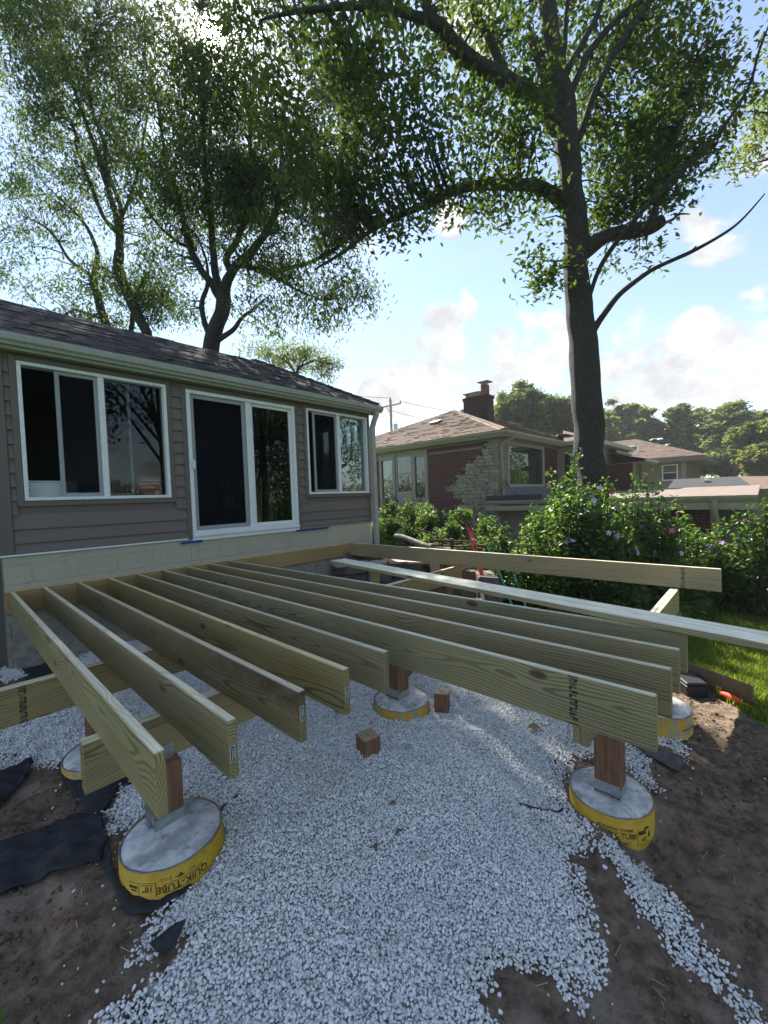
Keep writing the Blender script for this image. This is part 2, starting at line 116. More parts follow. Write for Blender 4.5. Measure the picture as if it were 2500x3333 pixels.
shade = w.ramp(w.math('ADD', w.noise(w.mapping(dirn, (1, 1, 1.4), (0.02, 0.01, -0.02)), 11, 8, .6), w.math('MULTIPLY', dens, -.22)), .20, .56, 1.08, .70)
ccol = w.vmath('SCALE', CLOUD_COL); ccol.node.inputs[0].default_value = CLOUD_COL; w.set(ccol.node.inputs['Scale'], shade)
hz = w.ramp(sep.outputs[2], 0.0, 0.9, 0.28, 0.18)
skyc = w.mix(hz, sky.outputs[0], (2.55, 2.85, 3.3))
bgc = w.mix(mask, skyc, ccol)
sd_ = w.vmath('DOT_PRODUCT', dirn, tuple(SUN_DIR))                  # the bright aureole round the sun itself
bgc = w.mix(1.0, bgc, w.vmath('SCALE', (1, 1, 1)), 'ADD'); aur = bgc.node.inputs[7].links[0].from_node
aur.inputs[0].default_value = (1.0, .95, .86); w.set(aur.inputs['Scale'], w.math('ADD', w.math('MULTIPLY', w.ramp(sd_, math.cos(.022), math.cos(.008), 0, 1), 420.0), w.math('ADD', w.math('MULTIPLY', w.math('POWER', w.math('MAXIMUM', sd_, 0.0), 400.0), 10.0), w.math('MULTIPLY', w.math('POWER', w.math('MAXIMUM', sd_, 0.0), 40.0), 1.6))))
bg = w.new('ShaderNodeBackground'); w.l.new(bgc, bg.inputs[0]); bg.inputs[1].default_value = SKY_STRENGTH
wo = w.new('ShaderNodeOutputWorld'); w.l.new(bg.outputs[0], wo.inputs[0])

# ------------------------------------------------------------ materials
def mat(name):
    m = bpy.data.materials.new(name); m.use_nodes = True
    t = NT(m.node_tree); t.n.clear()
    out = t.new('ShaderNodeOutputMaterial'); p = t.new('ShaderNodeBsdfPrincipled'); t.l.new(p.outputs[0], out.inputs[0])
    t.p = p; t.out = out; t.m = m
    return m, t
def bump(t, h, strength=0.3, dist=0.01):
    b = t.new('ShaderNodeBump'); t.set(b.inputs['Height'], h); b.inputs['Strength'].default_value = strength; b.inputs['Distance'].default_value = dist
    t.l.new(b.outputs[0], t.p.inputs['Normal'])
def ocoord(t): return t.new('ShaderNodeTexCoord').outputs['Object']
def wcoord(t): return t.new('ShaderNodeNewGeometry').outputs['Position']
def flat(name, col, rough=.6, var=.12, scale=18, bmp=.12, metal=0, spec=.5):
    """painted or plain surface with faint mottling, dirt and relief"""
    m, t = mat(name); g = wcoord(t)
    n = t.noise(g, scale, 5); n2 = t.noise(g, scale * .12, 4)
    c = t.mix(t.ramp(n, .3, .7), tuple(x * (1 - var) for x in col), tuple(min(1, x * (1 + var)) for x in col))
    c = t.mix(t.ramp(n2, .5, .8, 0, .35), c, tuple(x * .72 for x in col))
    t.set(t.p.inputs['Base Color'], c); t.set(t.p.inputs['Roughness'], rough); t.set(t.p.inputs['Metallic'], metal); t.set(t.p.inputs['Specular IOR Level'], spec)
    if bmp: bump(t, n, bmp, .004)
    return m

def wood_mat(name='treated_pine', stain=False):
    """pressure-treated pine: growth rings about a pith beside the board, knots, greenish treatment"""
    m, t = mat(name); oc = ocoord(t)
    oi = t.new('ShaderNodeObjectInfo'); rn = oi.outputs['Random']
    off = t.new('ShaderNodeCombineXYZ')
    t.set(off.inputs[0], t.math('MULTIPLY_ADD', rn, .16, -.07)); t.set(off.inputs[1], t.math('MULTIPLY', rn, 37.0)); t.set(off.inputs[2], t.math('MULTIPLY_ADD', t.math('FRACT', t.math('MULTIPLY', rn, 7.3)), .26, -.01))
    p = t.vmath('ADD', oc, off.outputs[0])
    # knots
    kv = t.mapping(p, (2.0, 1.15, 2.6)); vo = t.new('ShaderNodeTexVoronoi', feature='F1'); t.set(vo.inputs['Vector'], kv); vo.inputs['Scale'].default_value = 1.7; vo.inputs['Randomness'].default_value = 1
    kd = vo.outputs['Distance']; kn = t.ramp(kd, .13, .075, 0, 1); kb = t.ramp(kd, .40, .07, 0, 1)
    wander = t.noise(t.mapping(p, (1.5, .55, 1.5)), 1.6, 2, .5, 0, 1)
    wv = t.vmath('SCALE', t.vmath('SUBTRACT', wander, (.5, .5, .5))); wv.node.inputs['Scale'].default_value = .13
    q = t.vmath('ADD', p, wv)
    sx = t.new('ShaderNodeSeparateXYZ'); t.l.new(q, sx.inputs[0])
    r = t.math('SQRT', t.math('ADD', t.math('POWER', sx.outputs[0], 2), t.math('POWER', sx.outputs[2], 2)))
    r = t.math('ADD', r, t.math('MULTIPLY', kb, .022))
    fib = t.noise(t.mapping(p, (60, 1.2, 60)), 4, 3, .6)
    rv = t.new('ShaderNodeCombineXYZ'); t.set(rv.inputs[0], r); t.set(rv.inputs[1], rn)
    s = t.math('SINE', t.math('ADD', t.math('MULTIPLY', r, 470.0), t.math('ADD', t.math('MULTIPLY', fib, 1.5), t.math('MULTIPLY', t.noise(rv.outputs[0], 38, 2), 9.0))))
    late = t.ramp(s, .0, .95, 0, 1)
    tint = oi.outputs['Color']
    broad = t.noise(t.mapping(p, (3, .5, 3)), 2.2, 3)
    early = t.mix(t.ramp(broad, .35, .7), (.34, .275, .155), (.272, .228, .132))
    dark = (.098, .063, .029)
    c = t.mix(t.math('MULTIPLY', late, t.ramp(t.noise(p, 1.1, 2), .3, .7, .4, .8)), early, dark)
    c = t.mix(t.ramp(t.noise(t.mapping(p, (8, 1.3, 8)), 2.4, 5), .62, .8, 0, .35), c, (.135, .175, .105))
    c = t.mix(t.math('MULTIPLY', kn, .9), c, (.075, .04, .02))
    c = t.mix(t.ramp(fib, .55, .8, 0, .25), c, (.23, .19, .11))
    if stain:                                    # old dirt stain running along the upper half near the cut end
        ss = t.new('ShaderNodeSeparateXYZ'); t.l.new(oc, ss.inputs[0])
        e = t.math('MULTIPLY', t.ramp(ss.outputs[1], -2.2, -4.2), t.ramp(t.math('ADD', ss.outputs[2], t.math('MULTIPLY', t.noise(t.mapping(oc, (4, 2.2, 6)), 2.2, 5, .7), .30)), -.0, .16))
        c = t.mix(t.math('MULTIPLY', e, .8), c, (.045, .026, .018))
    nz = t.new('ShaderNodeSeparateXYZ'); t.l.new(t.new('ShaderNodeTexCoord').outputs['Normal'], nz.inputs[0])      # up- and down-facing faces paler: skylight on the tops painted into the colour
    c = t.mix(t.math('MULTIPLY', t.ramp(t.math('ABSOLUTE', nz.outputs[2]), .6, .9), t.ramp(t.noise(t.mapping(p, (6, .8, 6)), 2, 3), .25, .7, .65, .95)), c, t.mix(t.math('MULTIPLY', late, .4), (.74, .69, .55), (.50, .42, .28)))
    c = t.mix(1.0, c, tint, 'MULTIPLY')
    t.set(t.p.inputs['Base Color'], c); t.set(t.p.inputs['Roughness'], .45); t.set(t.p.inputs['Specular IOR Level'], .6)
    bump(t, t.math('ADD', t.math('MULTIPLY', late, .5), fib), .18, .002)
    return m
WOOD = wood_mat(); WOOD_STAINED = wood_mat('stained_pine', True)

def redwood_mat():
    m, t = mat('brown_post_wood'); oc = ocoord(t); rn = t.new('ShaderNodeObjectInfo').outputs['Random']
    p = t.vmath('ADD', oc, t.vmath('SCALE', (9, 5, 3))); 
    g = t.noise(t.mapping(oc, (38, 38, 1.6)), 2.5, 5, .6); b = t.noise(t.mapping(oc, (3, 3, 1)), 3, 4)
    c = t.mix(t.ramp(g, .3, .72), (.14, .062, .032), (.27, .14, .075)); c = t.mix(t.ramp(b, .5, .75, 0, .6), c, (.085, .045, .032))
    t.set(t.p.inputs['Base Color'], c); t.set(t.p.inputs['Roughness'], .7); bump(t, g, .3, .003)
    return m
REDWOOD = redwood_mat()
ENDGRAIN = flat('weathered_end_grain', (.40, .31, .235), .8, .2, 60, .3)

def leaf_mat(name, lo, hi, trans=.5, gloss=.03):
    m = bpy.data.materials.new(name); m.use_nodes = True; t = NT(m.node_tree); t.n.clear()
    ge = t.new('ShaderNodeNewGeometry'); rr = ge.outputs['Random Per Island']
    c = t.mix(rr, lo, hi); c = t.mix(t.ramp(t.noise(ge.outputs['Position'], .9, 2), .35, .7, 0, .55), c, tuple(x * .6 for x in lo))
    c = t.mix(t.ramp(rr, .93, .99, 0, .7), c, (hi[0] * 1.7, hi[1] * 1.25, hi[2] * .8))
    d = t.new('ShaderNodeBsdfDiffuse'); t.l.new(c, d.inputs[0])
    tr = t.new('ShaderNodeBsdfTranslucent'); tc_ = t.mix(1.0, c, (1.35, 1.25, .6), 'MULTIPLY'); t.l.new(tc_, tr.inputs[0])
    mx = t.new('ShaderNodeMixShader'); mx.inputs[0].default_value = trans; t.l.new(d.outputs[0], mx.inputs[1]); t.l.new(tr.outputs[0], mx.inputs[2])
    gl = t.new('ShaderNodeBsdfGlossy'); gl.inputs['Roughness'].default_value = .38; gl.inputs[0].default_value = (.9, .95, .9, 1)
    m2 = t.new('ShaderNodeMixShader'); m2.inputs[0].default_value = gloss; t.l.new(mx.outputs[0], m2.inputs[1]); t.l.new(gl.outputs[0], m2.inputs[2])
    o = t.new('ShaderNodeOutputMaterial'); t.l.new(m2.outputs[0], o.inputs[0])
    return m
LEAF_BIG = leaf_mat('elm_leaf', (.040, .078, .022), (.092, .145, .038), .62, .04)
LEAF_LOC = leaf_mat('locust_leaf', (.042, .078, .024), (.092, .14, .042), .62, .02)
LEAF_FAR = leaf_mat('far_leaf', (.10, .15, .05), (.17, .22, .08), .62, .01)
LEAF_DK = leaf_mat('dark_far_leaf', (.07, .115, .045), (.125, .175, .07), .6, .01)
LEAF_SH = leaf_mat('shrub_leaf', (.05, .115, .03), (.12, .21, .05), .55, .03)
LEAF_WD = leaf_mat('weed_leaf', (.07, .14, .04), (.16, .25, .07), .5, .02)
GRASS_M = leaf_mat('grass_blade', (.13, .22, .03), (.28, .36, .06), .6, .02)

def bark_mat(name, a, b):
    m, t = mat(name); g = wcoord(t); st = t.mapping(g, (1, 1, .28))
    vo = t.new('ShaderNodeTexVoronoi', feature='DISTANCE_TO_EDGE'); t.set(vo.inputs['Vector'], t.vmath('ADD', st, t.vmath('SCALE', t.noise(g, 6, 3, .6, 0, 1)))); vo.inputs['Scale'].default_value = 17
    n = t.noise(st, 34, 5, .65); h = t.math('ADD', t.ramp(vo.outputs['Distance'], 0, .22), t.math('MULTIPLY', n, .7))
    c = t.mix(t.ramp(h, .3, 1.25), a, b); c = t.mix(t.ramp(t.noise(g, 3, 3), .55, .8, 0, .35), c, (.075, .08, .05))
    t.set(t.p.inputs['Base Color'], c); t.set(t.p.inputs['Roughness'], .9); bump(t, h, 1.0, .045)
    return m
BARK = bark_mat('elm_bark', (.014, .012, .011), (.105, .092, .08))
BARK2 = bark_mat('locust_bark', (.022, .018, .015), (.07, .058, .047))

def ground_mat():
    m, t = mat('ground_soil_and_turf'); g = wcoord(t)
    at = t.new('ShaderNodeAttribute', attribute_name='turf').outputs['Fac']
    at2 = t.new('ShaderNodeAttribute', attribute_name='bed').outputs['Fac']
    n1 = t.noise(g, 2.3, 5, .6); n2 = t.noise(g, 14, 6, .68); n3 = t.noise(g, 70, 4, .7)
    c = t.mix(t.ramp(n2, .3, .7), (.08, .056, .040), (.25, .182, .132))
    c = t.mix(t.ramp(n1, .48, .72, 0, .7), c, (.36, .29, .23))
    c = t.mix(t.ramp(n3, .62, .75, 0, .5), c, (.24, .20, .16)); c = t.mix(t.ramp(n3, .42, .30, 0, .6), c, (.028, .018, .012))
    gr = t.mix(t.ramp(n2, .3, .7), (.06, .11, .02), (.13, .20, .035))
    gr = t.mix(t.ramp(n1, .4, .7, 0, .5), gr, (.15, .21, .045))
    c = t.mix(at2, c, t.mix(t.ramp(n2, .35, .65), (.34, .33, .32), (.60, .60, .60)))
    c = t.mix(t.ramp(t.math('ADD', at, t.math('MULTIPLY', t.math('SUBTRACT', n2, .5), .6)), .4, .6), c, gr)
    t.set(t.p.inputs['Base Color'], c); t.set(t.p.inputs['Roughness'], .95); t.set(t.p.inputs['Specular IOR Level'], .2)
    bump(t, t.math('ADD', t.math('MULTIPLY', n2, 1.0), t.math('MULTIPLY', n3, .45)), .8, .03)
    return m
GROUND = ground_mat()

def pebble_mat():
    m, t = mat('white_marble_chip'); rn = t.new('ShaderNodeObjectInfo').outputs['Random']; at = t.new('ShaderNodeAttribute', attribute_name='tone', attribute_type='INSTANCER').outputs['Fac']
    g = ocoord(t)
    c = t.mix(rn, (.76, .76, .76), (.93, .93, .92)); c = t.mix(t.ramp(rn, .84, .97, 0, .85), c, (.46, .43, .40)); c = t.mix(t.math('MULTIPLY', at, .55), c, (.52, .46, .39))
    c = t.mix(t.ramp(t.noise(g, 1.6, 4), .5, .75, 0, .45), c, (.50, .52, .56))
    t.set(t.p.inputs['Base Color'], c); t.set(t.p.inputs['Roughness'], .6); t.set(t.p.inputs['Specular IOR Level'], .3); bump(t, t.noise(g, 3, 4), .25, .15)
    return m
PEBBLE = pebble_mat()
CLOD = flat('soil_clod', (.12, .085, .062), .95, .4, 60, .6)

def fabric_mat():
    m, t = mat('black_landscape_fabric'); g = wcoord(t)
    wv = t.new('ShaderNodeTexWave', wave_type='BANDS'); t.set(wv.inputs['Vector'], g); wv.inputs['Scale'].default_value = 160
    n = t.noise(g, 7, 5, .6); d = t.ramp(n, .60, .74, 0, .55)
    c = t.mix(t.ramp(t.noise(g, 40, 3), .3, .7), (.012, .013, .016), (.028, .03, .036)); c = t.mix(d, c, (.12, .10, .075))
    t.set(t.p.inputs['Base Color'], c); t.set(t.p.inputs['Roughness'], .75); bump(t, t.math('ADD', wv.outputs['Fac'], t.math('MULTIPLY', n, 3)), .25, .004)
    return m
FABRIC_M = fabric_mat(); DUSTY = flat('dusty_fabric', (.085, .082, .08), .85, .3, 25, .3)

def concrete_mat():
    m, t = mat('footing_concrete'); g = wcoord(t)
    n = t.noise(g, 9, 6, .62); n2 = t.noise(g, 60, 4, .6)
    c = t.mix(t.ramp(n, .35, .65), (.36, .365, .375), (.70, .70, .69)); c = t.mix(t.ramp(n2, .6, .72, 0, .5), c, (.16, .15, .14)); c = t.mix(t.ramp(t.noise(g, 13, 6, .7), .56, .66, 0, .85), c, (.20, .17, .14))
    t.set(t.p.inputs['Base Color'], c); t.set(t.p.inputs['Roughness'], .85); bump(t, t.math('ADD', n, n2), .35, .006)
    return m
CONCRETE = concrete_mat()
def tube_mat(grey):
    m, t = mat('yellow_form_tube'); g = ocoord(t)
    n = t.noise(g, 14, 5, .6); st = t.noise(t.mapping(g, (13, 13, 7)), 1, 6, .72)
    c = t.mix(t.ramp(n, .3, .7), (.52, .30, .012), (.64, .40, .025)); c = t.mix(t.ramp(st, .62 - grey * .16, .70 - grey * .14, 0, .85), c, (.30, .27, .22))
    c = t.mix(t.ramp(t.noise(g, 40, 3), .66, .75, 0, .6), c, (.22, .13, .03))
    sp = t.new('ShaderNodeSeparateXYZ'); t.l.new(g, sp.inputs[0])
    c = t.mix(t.ramp(t.math('ADD', sp.outputs[2], t.math('MULTIPLY', n, .03)), .008, .0, 0, 1), (.22, .185, .16), c)
    t.set(t.p.inputs['Base Color'], c); t.set(t.p.inputs['Roughness'], .55); bump(t, n, .15, .004)
    return m
TUBE = tube_mat(0); TUBE_WORN = tube_mat(1)
GALV = flat('galvanised_steel', (.42, .44, .46), .42, .15, 30, .1, .8)
INK = flat('black_print', (.035, .032, .03), .7, .3, 80, 0)
INK_B = flat('brown_print', (.085, .05, .01), .7, .2, 80, 0)
TAG_G = flat('dark_tag', (.012, .03, .038), .5, .1, 80, 0); TAG_W = flat('tag_white', (.62, .66, .64), .5, .05, 80, 0)

SIDING = flat('taupe_siding', (.150, .122, .108), .55, .05, 160, .12)
TRIM_T = flat('taupe_trim', (.128, .104, .093), .5, .05, 120, .08)
WHITE = flat('white_vinyl', (.74, .76, .77), .4, .05, 30, .05)
GREYSASH = flat('grey_sash', (.30, .315, .33), .45, .08, 40, .05)
GUTTER_M = flat('cream_gutter', (.34, .355, .335), .4, .08, 14, .05)
def block_mat(name, col, peel):
    m, t = mat(name); g = wcoord(t); n = t.noise(g, 45, 5, .6); n2 = t.noise(g, 2.4, 4)
    c = t.mix(t.ramp(n, .3, .7), tuple(x * .92 for x in col), col); c = t.mix(t.ramp(n2, .5, .75, 0, .3), c, tuple(x * .75 for x in col))
    c = t.mix(t.ramp(t.noise(g, 9, 6, .7), .58 - peel, .62 - peel, 0, .8 if peel else .25), c, (.21, .20, .185))
    t.set(t.p.inputs['Base Color'], c); t.set(t.p.inputs['Roughness'], .85); bump(t, n, .35, .006)
    return m
BLOCK_M = block_mat('cream_painted_block', (.44, .41, .315), 0); BLOCK_RAW = block_mat('peeling_block', (.31, .295, .24), .10)
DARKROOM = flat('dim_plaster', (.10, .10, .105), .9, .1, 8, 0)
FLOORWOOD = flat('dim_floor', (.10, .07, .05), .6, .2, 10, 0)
def shingle_mat(name, a, b, c_, sc):
    m, t = mat(name); g = wcoord(t); rn = t.new('ShaderNodeObjectInfo').outputs['Random']; isl = t.new('ShaderNodeNewGeometry').outputs['Random Per Island']
    k = t.math('FRACT', t.math('ADD', rn, isl))
    c = t.mix(k, a, b); c = t.mix(t.ramp(t.noise(g, sc, 4), .5, .7, 0, .8), c, c_); c = t.mix(t.ramp(t.noise(g, 260, 2), .35, .65, .0, .4), c, tuple(x * .5 for x in a))
    t.set(t.p.inputs['Base Color'], c); t.set(t.p.inputs['Roughness'], .95); bump(t, t.noise(g, 220, 3), .5, .004)
    return m
SH_DARK = shingle_mat('dark_brown_shingle', (.028, .023, .023), (.066, .052, .047), (.105, .078, .064), 2.2)
SH_TAN = shingle_mat('tan_shingle', (.125, .085, .062), (.215, .152, .112), (.16, .112, .085), 1.4)
SH_PINK = shingle_mat('ridge_shingle', (.26, .20, .16), (.32, .245, .20), (.29, .22, .18), 1.4)
SH_BLK = shingle_mat('charcoal_shingle', (.03, .03, .033), (.055, .055, .06), (.05, .05, .055), 1.4)
BRICK_M = None
def brick_mat():
    m, t = mat('red_brick'); g = wcoord(t); rn = t.new('ShaderNodeObjectInfo').outputs['Random']; isl = t.new('ShaderNodeNewGeometry').outputs['Random Per Island']
    k = t.math('FRACT', t.math('ADD', rn, isl))
    c = t.mix(k, (.06, .015, .014), (.11, .028, .024)); c = t.mix(t.ramp(k, .82, .95, 0, .7), c, (.075, .028, .028)); c = t.mix(t.ramp(t.noise(g, 30, 4), .5, .75, 0, .35), c, (.09, .035, .03))
    t.set(t.p.inputs['Base Color'], c); t.set(t.p.inputs['Roughness'], .9); bump(t, t.noise(g, 90, 3), .4, .005)
    return m
BRICK_M = brick_mat()
MORTAR = flat('pinkish_mortar', (.22, .16, .145), .95, .15, 60, .3)
def stone_mat(name, a, b, s):
    m, t = mat(name); g = wcoord(t); rn = t.new('ShaderNodeObjectInfo').outputs['Random']
    c = t.mix(rn, a, b); c = t.mix(t.ramp(t.noise(g, s, 5, .65), .45, .75, 0, .6), c, tuple(x * .55 for x in a)); c = t.mix(t.ramp(t.noise(g, s * 5, 3), .6, .75, 0, .4), c, tuple(min(1, x * 1.3) for x in b))
    t.set(t.p.inputs['Base Color'], c); t.set(t.p.inputs['Roughness'], .9); bump(t, t.noise(g, s * 2, 6, .7), .6, .03)
    return m
STONE_V = stone_mat('buff_limestone', (.23, .21, .16), (.36, .325, .25), 9)
STONE_R = stone_mat('grey_wall_stone', (.085, .075, .065), (.16, .14, .12), 7)
STONE_C = stone_mat('pink_flagstone', (.38, .31, .27), (.50, .42, .37), 6)
JOINT = flat('dark_stone_joint', (.045, .04, .034), .95, .2, 40, .3)
EAVE = flat('olive_cream_eave', (.30, .28, .205), .5, .08, 12, .05)
TAUPE_W = flat('taupe_window_frame', (.30, .255, .225), .6, .08, 12, .05)
CURTAIN = flat('pale_curtain', (.20, .27, .25), .8, .06, 10, 0)
STUCCO = flat('tan_stucco', (.20, .155, .108), .9, .08, 30, .2)
BROWN_F = flat('brown_fascia', (.13, .105, .09), .6, .08, 12, 0)
MEMBRANE = flat('black_roof_membrane', (.018, .019, .023), .5, .2, 8, .05)
MEMB_GREY = flat('grey_roof_coating', (.17, .165, .18), .6, .1, 8, .05)
FLATROOF = flat('pale_roll_roofing', (.20, .158, .128), .8, .2, 3, .1)
def glass_mat(name, tint, base_refl):
    m = bpy.data.materials.new(name); m.use_nodes = True; t = NT(m.node_tree); t.n.clear()
    fr = t.new('ShaderNodeFresnel'); fr.inputs[0].default_value = 1.5
    g = t.new('ShaderNodeBsdfGlossy'); g.inputs['Roughness'].default_value = 0.0; g.inputs[0].default_value = (1, 1, 1, 1)
    tr = t.new('ShaderNodeBsdfTransparent'); tr.inputs[0].default_value = tuple(tint) + (1,)
    mx = t.new('ShaderNodeMixShader'); t.set(mx.inputs[0], t.math('MULTIPLY_ADD', fr.outputs[0], 0.6, base_refl, True)); t.l.new(tr.outputs[0], mx.inputs[1]); t.l.new(g.outputs[0], mx.inputs[2])
    o = t.new('ShaderNodeOutputMaterial'); t.l.new(mx.outputs[0], o.inputs[0]); return m
GLASS_FAR = glass_mat('mirroring_glass', (.50, .58, .55), .05); GLASS = glass_mat('window_glass', (.72, .77, .75), .0)
def screen_mat():
    m = bpy.data.materials.new('insect_screen'); m.use_nodes = True; t = NT(m.node_tree); t.n.clear()
    d = t.new('ShaderNodeBsdfDiffuse'); d.inputs[0].default_value = (.012, .013, .017, 1); tr = t.new('ShaderNodeBsdfTransparent')
    mx = t.new('ShaderNodeMixShader'); mx.inputs[0].default_value = .55; t.l.new(tr.outputs[0], mx.inputs[1]); t.l.new(d.outputs[0], mx.inputs[2])
    o = t.new('ShaderNodeOutputMaterial'); t.l.new(mx.outputs[0], o.inputs[0]); return m
SCREEN = screen_mat()
BLUE = flat('blue_tape', (.008, .03, .23), .5, .1, 60, .1)
PAPERW = flat('matt_white', (.70, .72, .74), .6, .05, 20, 0)
RED = flat('red_enamel', (.50, .045, .025), .45, .12, 30, .05); BLACKP = flat('black_plastic', (.015, .015, .018), .5, .2, 40, .05)
TEAL = flat('teal_paint', (.03, .16, .17), .45, .2, 20, .05); ORANGE = flat('fluorescent_cord', (.85, .09, .035), .6, .1, 120, .4); YELLOW = flat('yellow_plastic', (.62, .48, .02), .4, .1, 40, .05)
RUST = flat('rusty_iron', (.07, .04, .03), .85, .4, 20, .3); LOGM = flat('grey_log', (.16, .155, .135), .9, .25, 14, .4)
PINK = flat('pink_petal', (.55, .10, .30), .6, .15, 40, 0); MAUVE = flat('mauve_petal', (.40, .22, .58), .6, .15, 40, 0); LILAC = flat('pale_lilac_petal', (.48, .38, .68), .6, .15, 40, 0)
POLE_M = flat('weathered_pole', (.26, .17, .13), .9, .2, 10, .2)
CLAY = flat('red_clay_flue', (.17, .05, .034), .85, .15, 20, .1)
DEADLEAF = flat('dead_leaf', (.21, .14, .085), .8, .3, 60, .2)
STRAW = flat('straw', (.42, .35, .22), .8, .2, 60, .1)

# ------------------------------------------------------------ object helpers
def wmat(o):
    m = o.matrix_basis.copy()
    return (wmat(o.parent) @ o.matrix_parent_inverse @ m) if o.parent else m
def put(o, parent):
    if parent is not None:
        o.parent = parent; o.matrix_parent_inverse = wmat(parent).inverted()
    return o
def obj(name, me, m=None, parent=None, loc=(0, 0, 0), rot=(0, 0, 0), scale=(1, 1, 1)):
    o = bpy.data.objects.new(name, me); COL.objects.link(o)
    o.location = loc; o.rotation_euler = rot; o.scale = scale
    if m is not None and me is not None and not me.materials: me.materials.append(m)
    return put(o, parent)
def tag(o, label=None, cat=None, group=None, kind=None):
    if label: o['label'] = label
    if cat: o['category'] = cat
    if group: o['group'] = group
    if kind: o['kind'] = kind
    return o
def thing(name, label, cat, loc=(0, 0, 0), group=None, rotz=0):
    o = obj(name, None, None, None, loc, (0, 0, rotz)); o.empty_display_size = .1
    return tag(o, label, cat, group)

class MB:
    """collects verts and faces into ONE mesh"""
    def __init__(s): s.v = []; s.f = []; s.sm = []
    def add(s, v, f, smooth=False):
        b = len(s.v); s.v += [tuple(x) for x in v]; s.f += [tuple(i + b for i in q) for q in f]; s.sm += [smooth] * len(f); return s
    def box(s, x0, x1, y0, y1, z0, z1, ch=0.0):
        if x0 > x1: x0, x1 = x1, x0
        if y0 > y1: y0, y1 = y1, y0
        if z0 > z1: z0, z1 = z1, z0
        if ch <= 0:
            v = [(x, y, z) for x in (x0, x1) for y in (y0, y1) for z in (z0, z1)]
            return s.add(v, [(0, 1, 3, 2), (4, 6, 7, 5), (0, 4, 5, 1), (2, 3, 7, 6), (0, 2, 6, 4), (1, 5, 7, 3)])
        lo = (x0, y0, z0); hi = (x1, y1, z1); v = []; idx = {}
        for cx in (0, 1):
            for cy in (0, 1):
                for cz in (0, 1):
                    for a in range(3):
                        p = [(lo, hi)[(cx, cy, cz)[k]][k] for k in range(3)]
                        for k in range(3):
                            if k != a: p[k] += ch if (cx, cy, cz)[k] == 0 else -ch
                        idx[(cx, cy, cz, a)] = len(v); v.append(tuple(p))
        F = []
        for a in range(3):
            o = [k for k in range(3) if k != a]
            for sd in (0, 1):
                q = []
                for u, w_ in ((0, 0), (1, 0), (1, 1), (0, 1)):
                    c = [0, 0, 0]; c[a] = sd; c[o[0]] = u; c[o[1]] = w_; q.append(idx[tuple(c) + (a,)])
                F.append(q)
        for a in range(3):                      # edge strips along axis a
            o = [k for k in range(3) if k != a]
            for u in (0, 1):
                for w_ in (0, 1):
                    c0 = [0, 0, 0]; c0[o[0]] = u; c0[o[1]] = w_; c1 = list(c0); c1[a] = 1
                    F.append([idx[tuple(c0) + (o[0],)], idx[tuple(c1) + (o[0],)], idx[tuple(c1) + (o[1],)], idx[tuple(c0) + (o[1],)]])
        for cx in (0, 1):
            for cy in (0, 1):
                for cz in (0, 1): F.append([idx[(cx, cy, cz, a)] for a in range(3)])
        cen = [(lo[k] + hi[k]) / 2 for k in range(3)]; G = []
        for q in F:                              # face outwards
            p = [Vector(v[i]) for i in q]; n = (p[1] - p[0]).cross(p[2] - p[0]); mid = sum(p, Vector()) / len(p)
            G.append(q if n.dot(mid - Vector(cen)) > 0 else q[::-1])
        return s.add(v, G)
    def tube(s, pts, rad, seg=8, cap=True, smooth=True):
        pts = [Vector(p) for p in pts]; n = len(pts)
        if not hasattr(rad, '__len__'): rad = [rad] * n
        rings = []; prev = None
        for i, p in enumerate(pts):
            d = (pts[min(i + 1, n - 1)] - pts[max(i - 1, 0)])
            d = d.normalized() if d.length > 1e-9 else Vector((0, 0, 1))
            if prev is None: a = d.orthogonal().normalized()
            else:
                a = prev - d * prev.dot(d); a = a.normalized() if a.length > 1e-6 else d.orthogonal().normalized()
            prev = a; b = d.cross(a)
            rings.append([p + (a * math.cos(6.28318 * k / seg) + b * math.sin(6.28318 * k / seg)) * rad[i] for k in range(seg)])
        v = [q for r in rings for q in r]; f = []
        for i in range(n - 1):
            for k in range(seg):
                k2 = (k + 1) % seg; f.append((i * seg + k, i * seg + k2, (i + 1) * seg + k2, (i + 1) * seg + k))
        s.add(v, f, smooth)
        if cap: s.add(rings[0], [tuple(range(seg))[::-1]]); s.add(rings[-1], [tuple(range(seg))])
        return s
    def prism(s, poly, axis, a, b):
        """poly: 2D outline in the other two axes, extruded along axis from a to b"""
        def mk(p, t):
            q = [p[0], p[1]]; q.insert(axis, t); return tuple(q)
        n = len(poly); v = [mk(p, a) for p in poly] + [mk(p, b) for p in poly]
        f = [tuple(range(n))[::-1], tuple(range(n, 2 * n))] + [(i, (i + 1) % n, n + (i + 1) % n, n + i) for i in range(n)]
        return s.add(v, f)
    def mesh(s, name):
        me = bpy.data.meshes.new(name); me.from_pydata(s.v, [], s.f); 
        if any(s.sm): me.polygons.foreach_set('use_smooth', s.sm)
        bm = bmesh.new(); bm.from_mesh(me); bmesh.ops.recalc_face_normals(bm, faces=bm.faces); bm.to_mesh(me); bm.free()
        me.update(); return me
    def build(s, name, m, parent=None, **kw): return obj(name, s.mesh(name), m, parent, **kw)
def box(name, m, parent, x0, x1, y0, y1, z0, z1, ch=0.0): return MB().box(x0, x1, y0, y1, z0, z1, ch).build(name, m, parent)

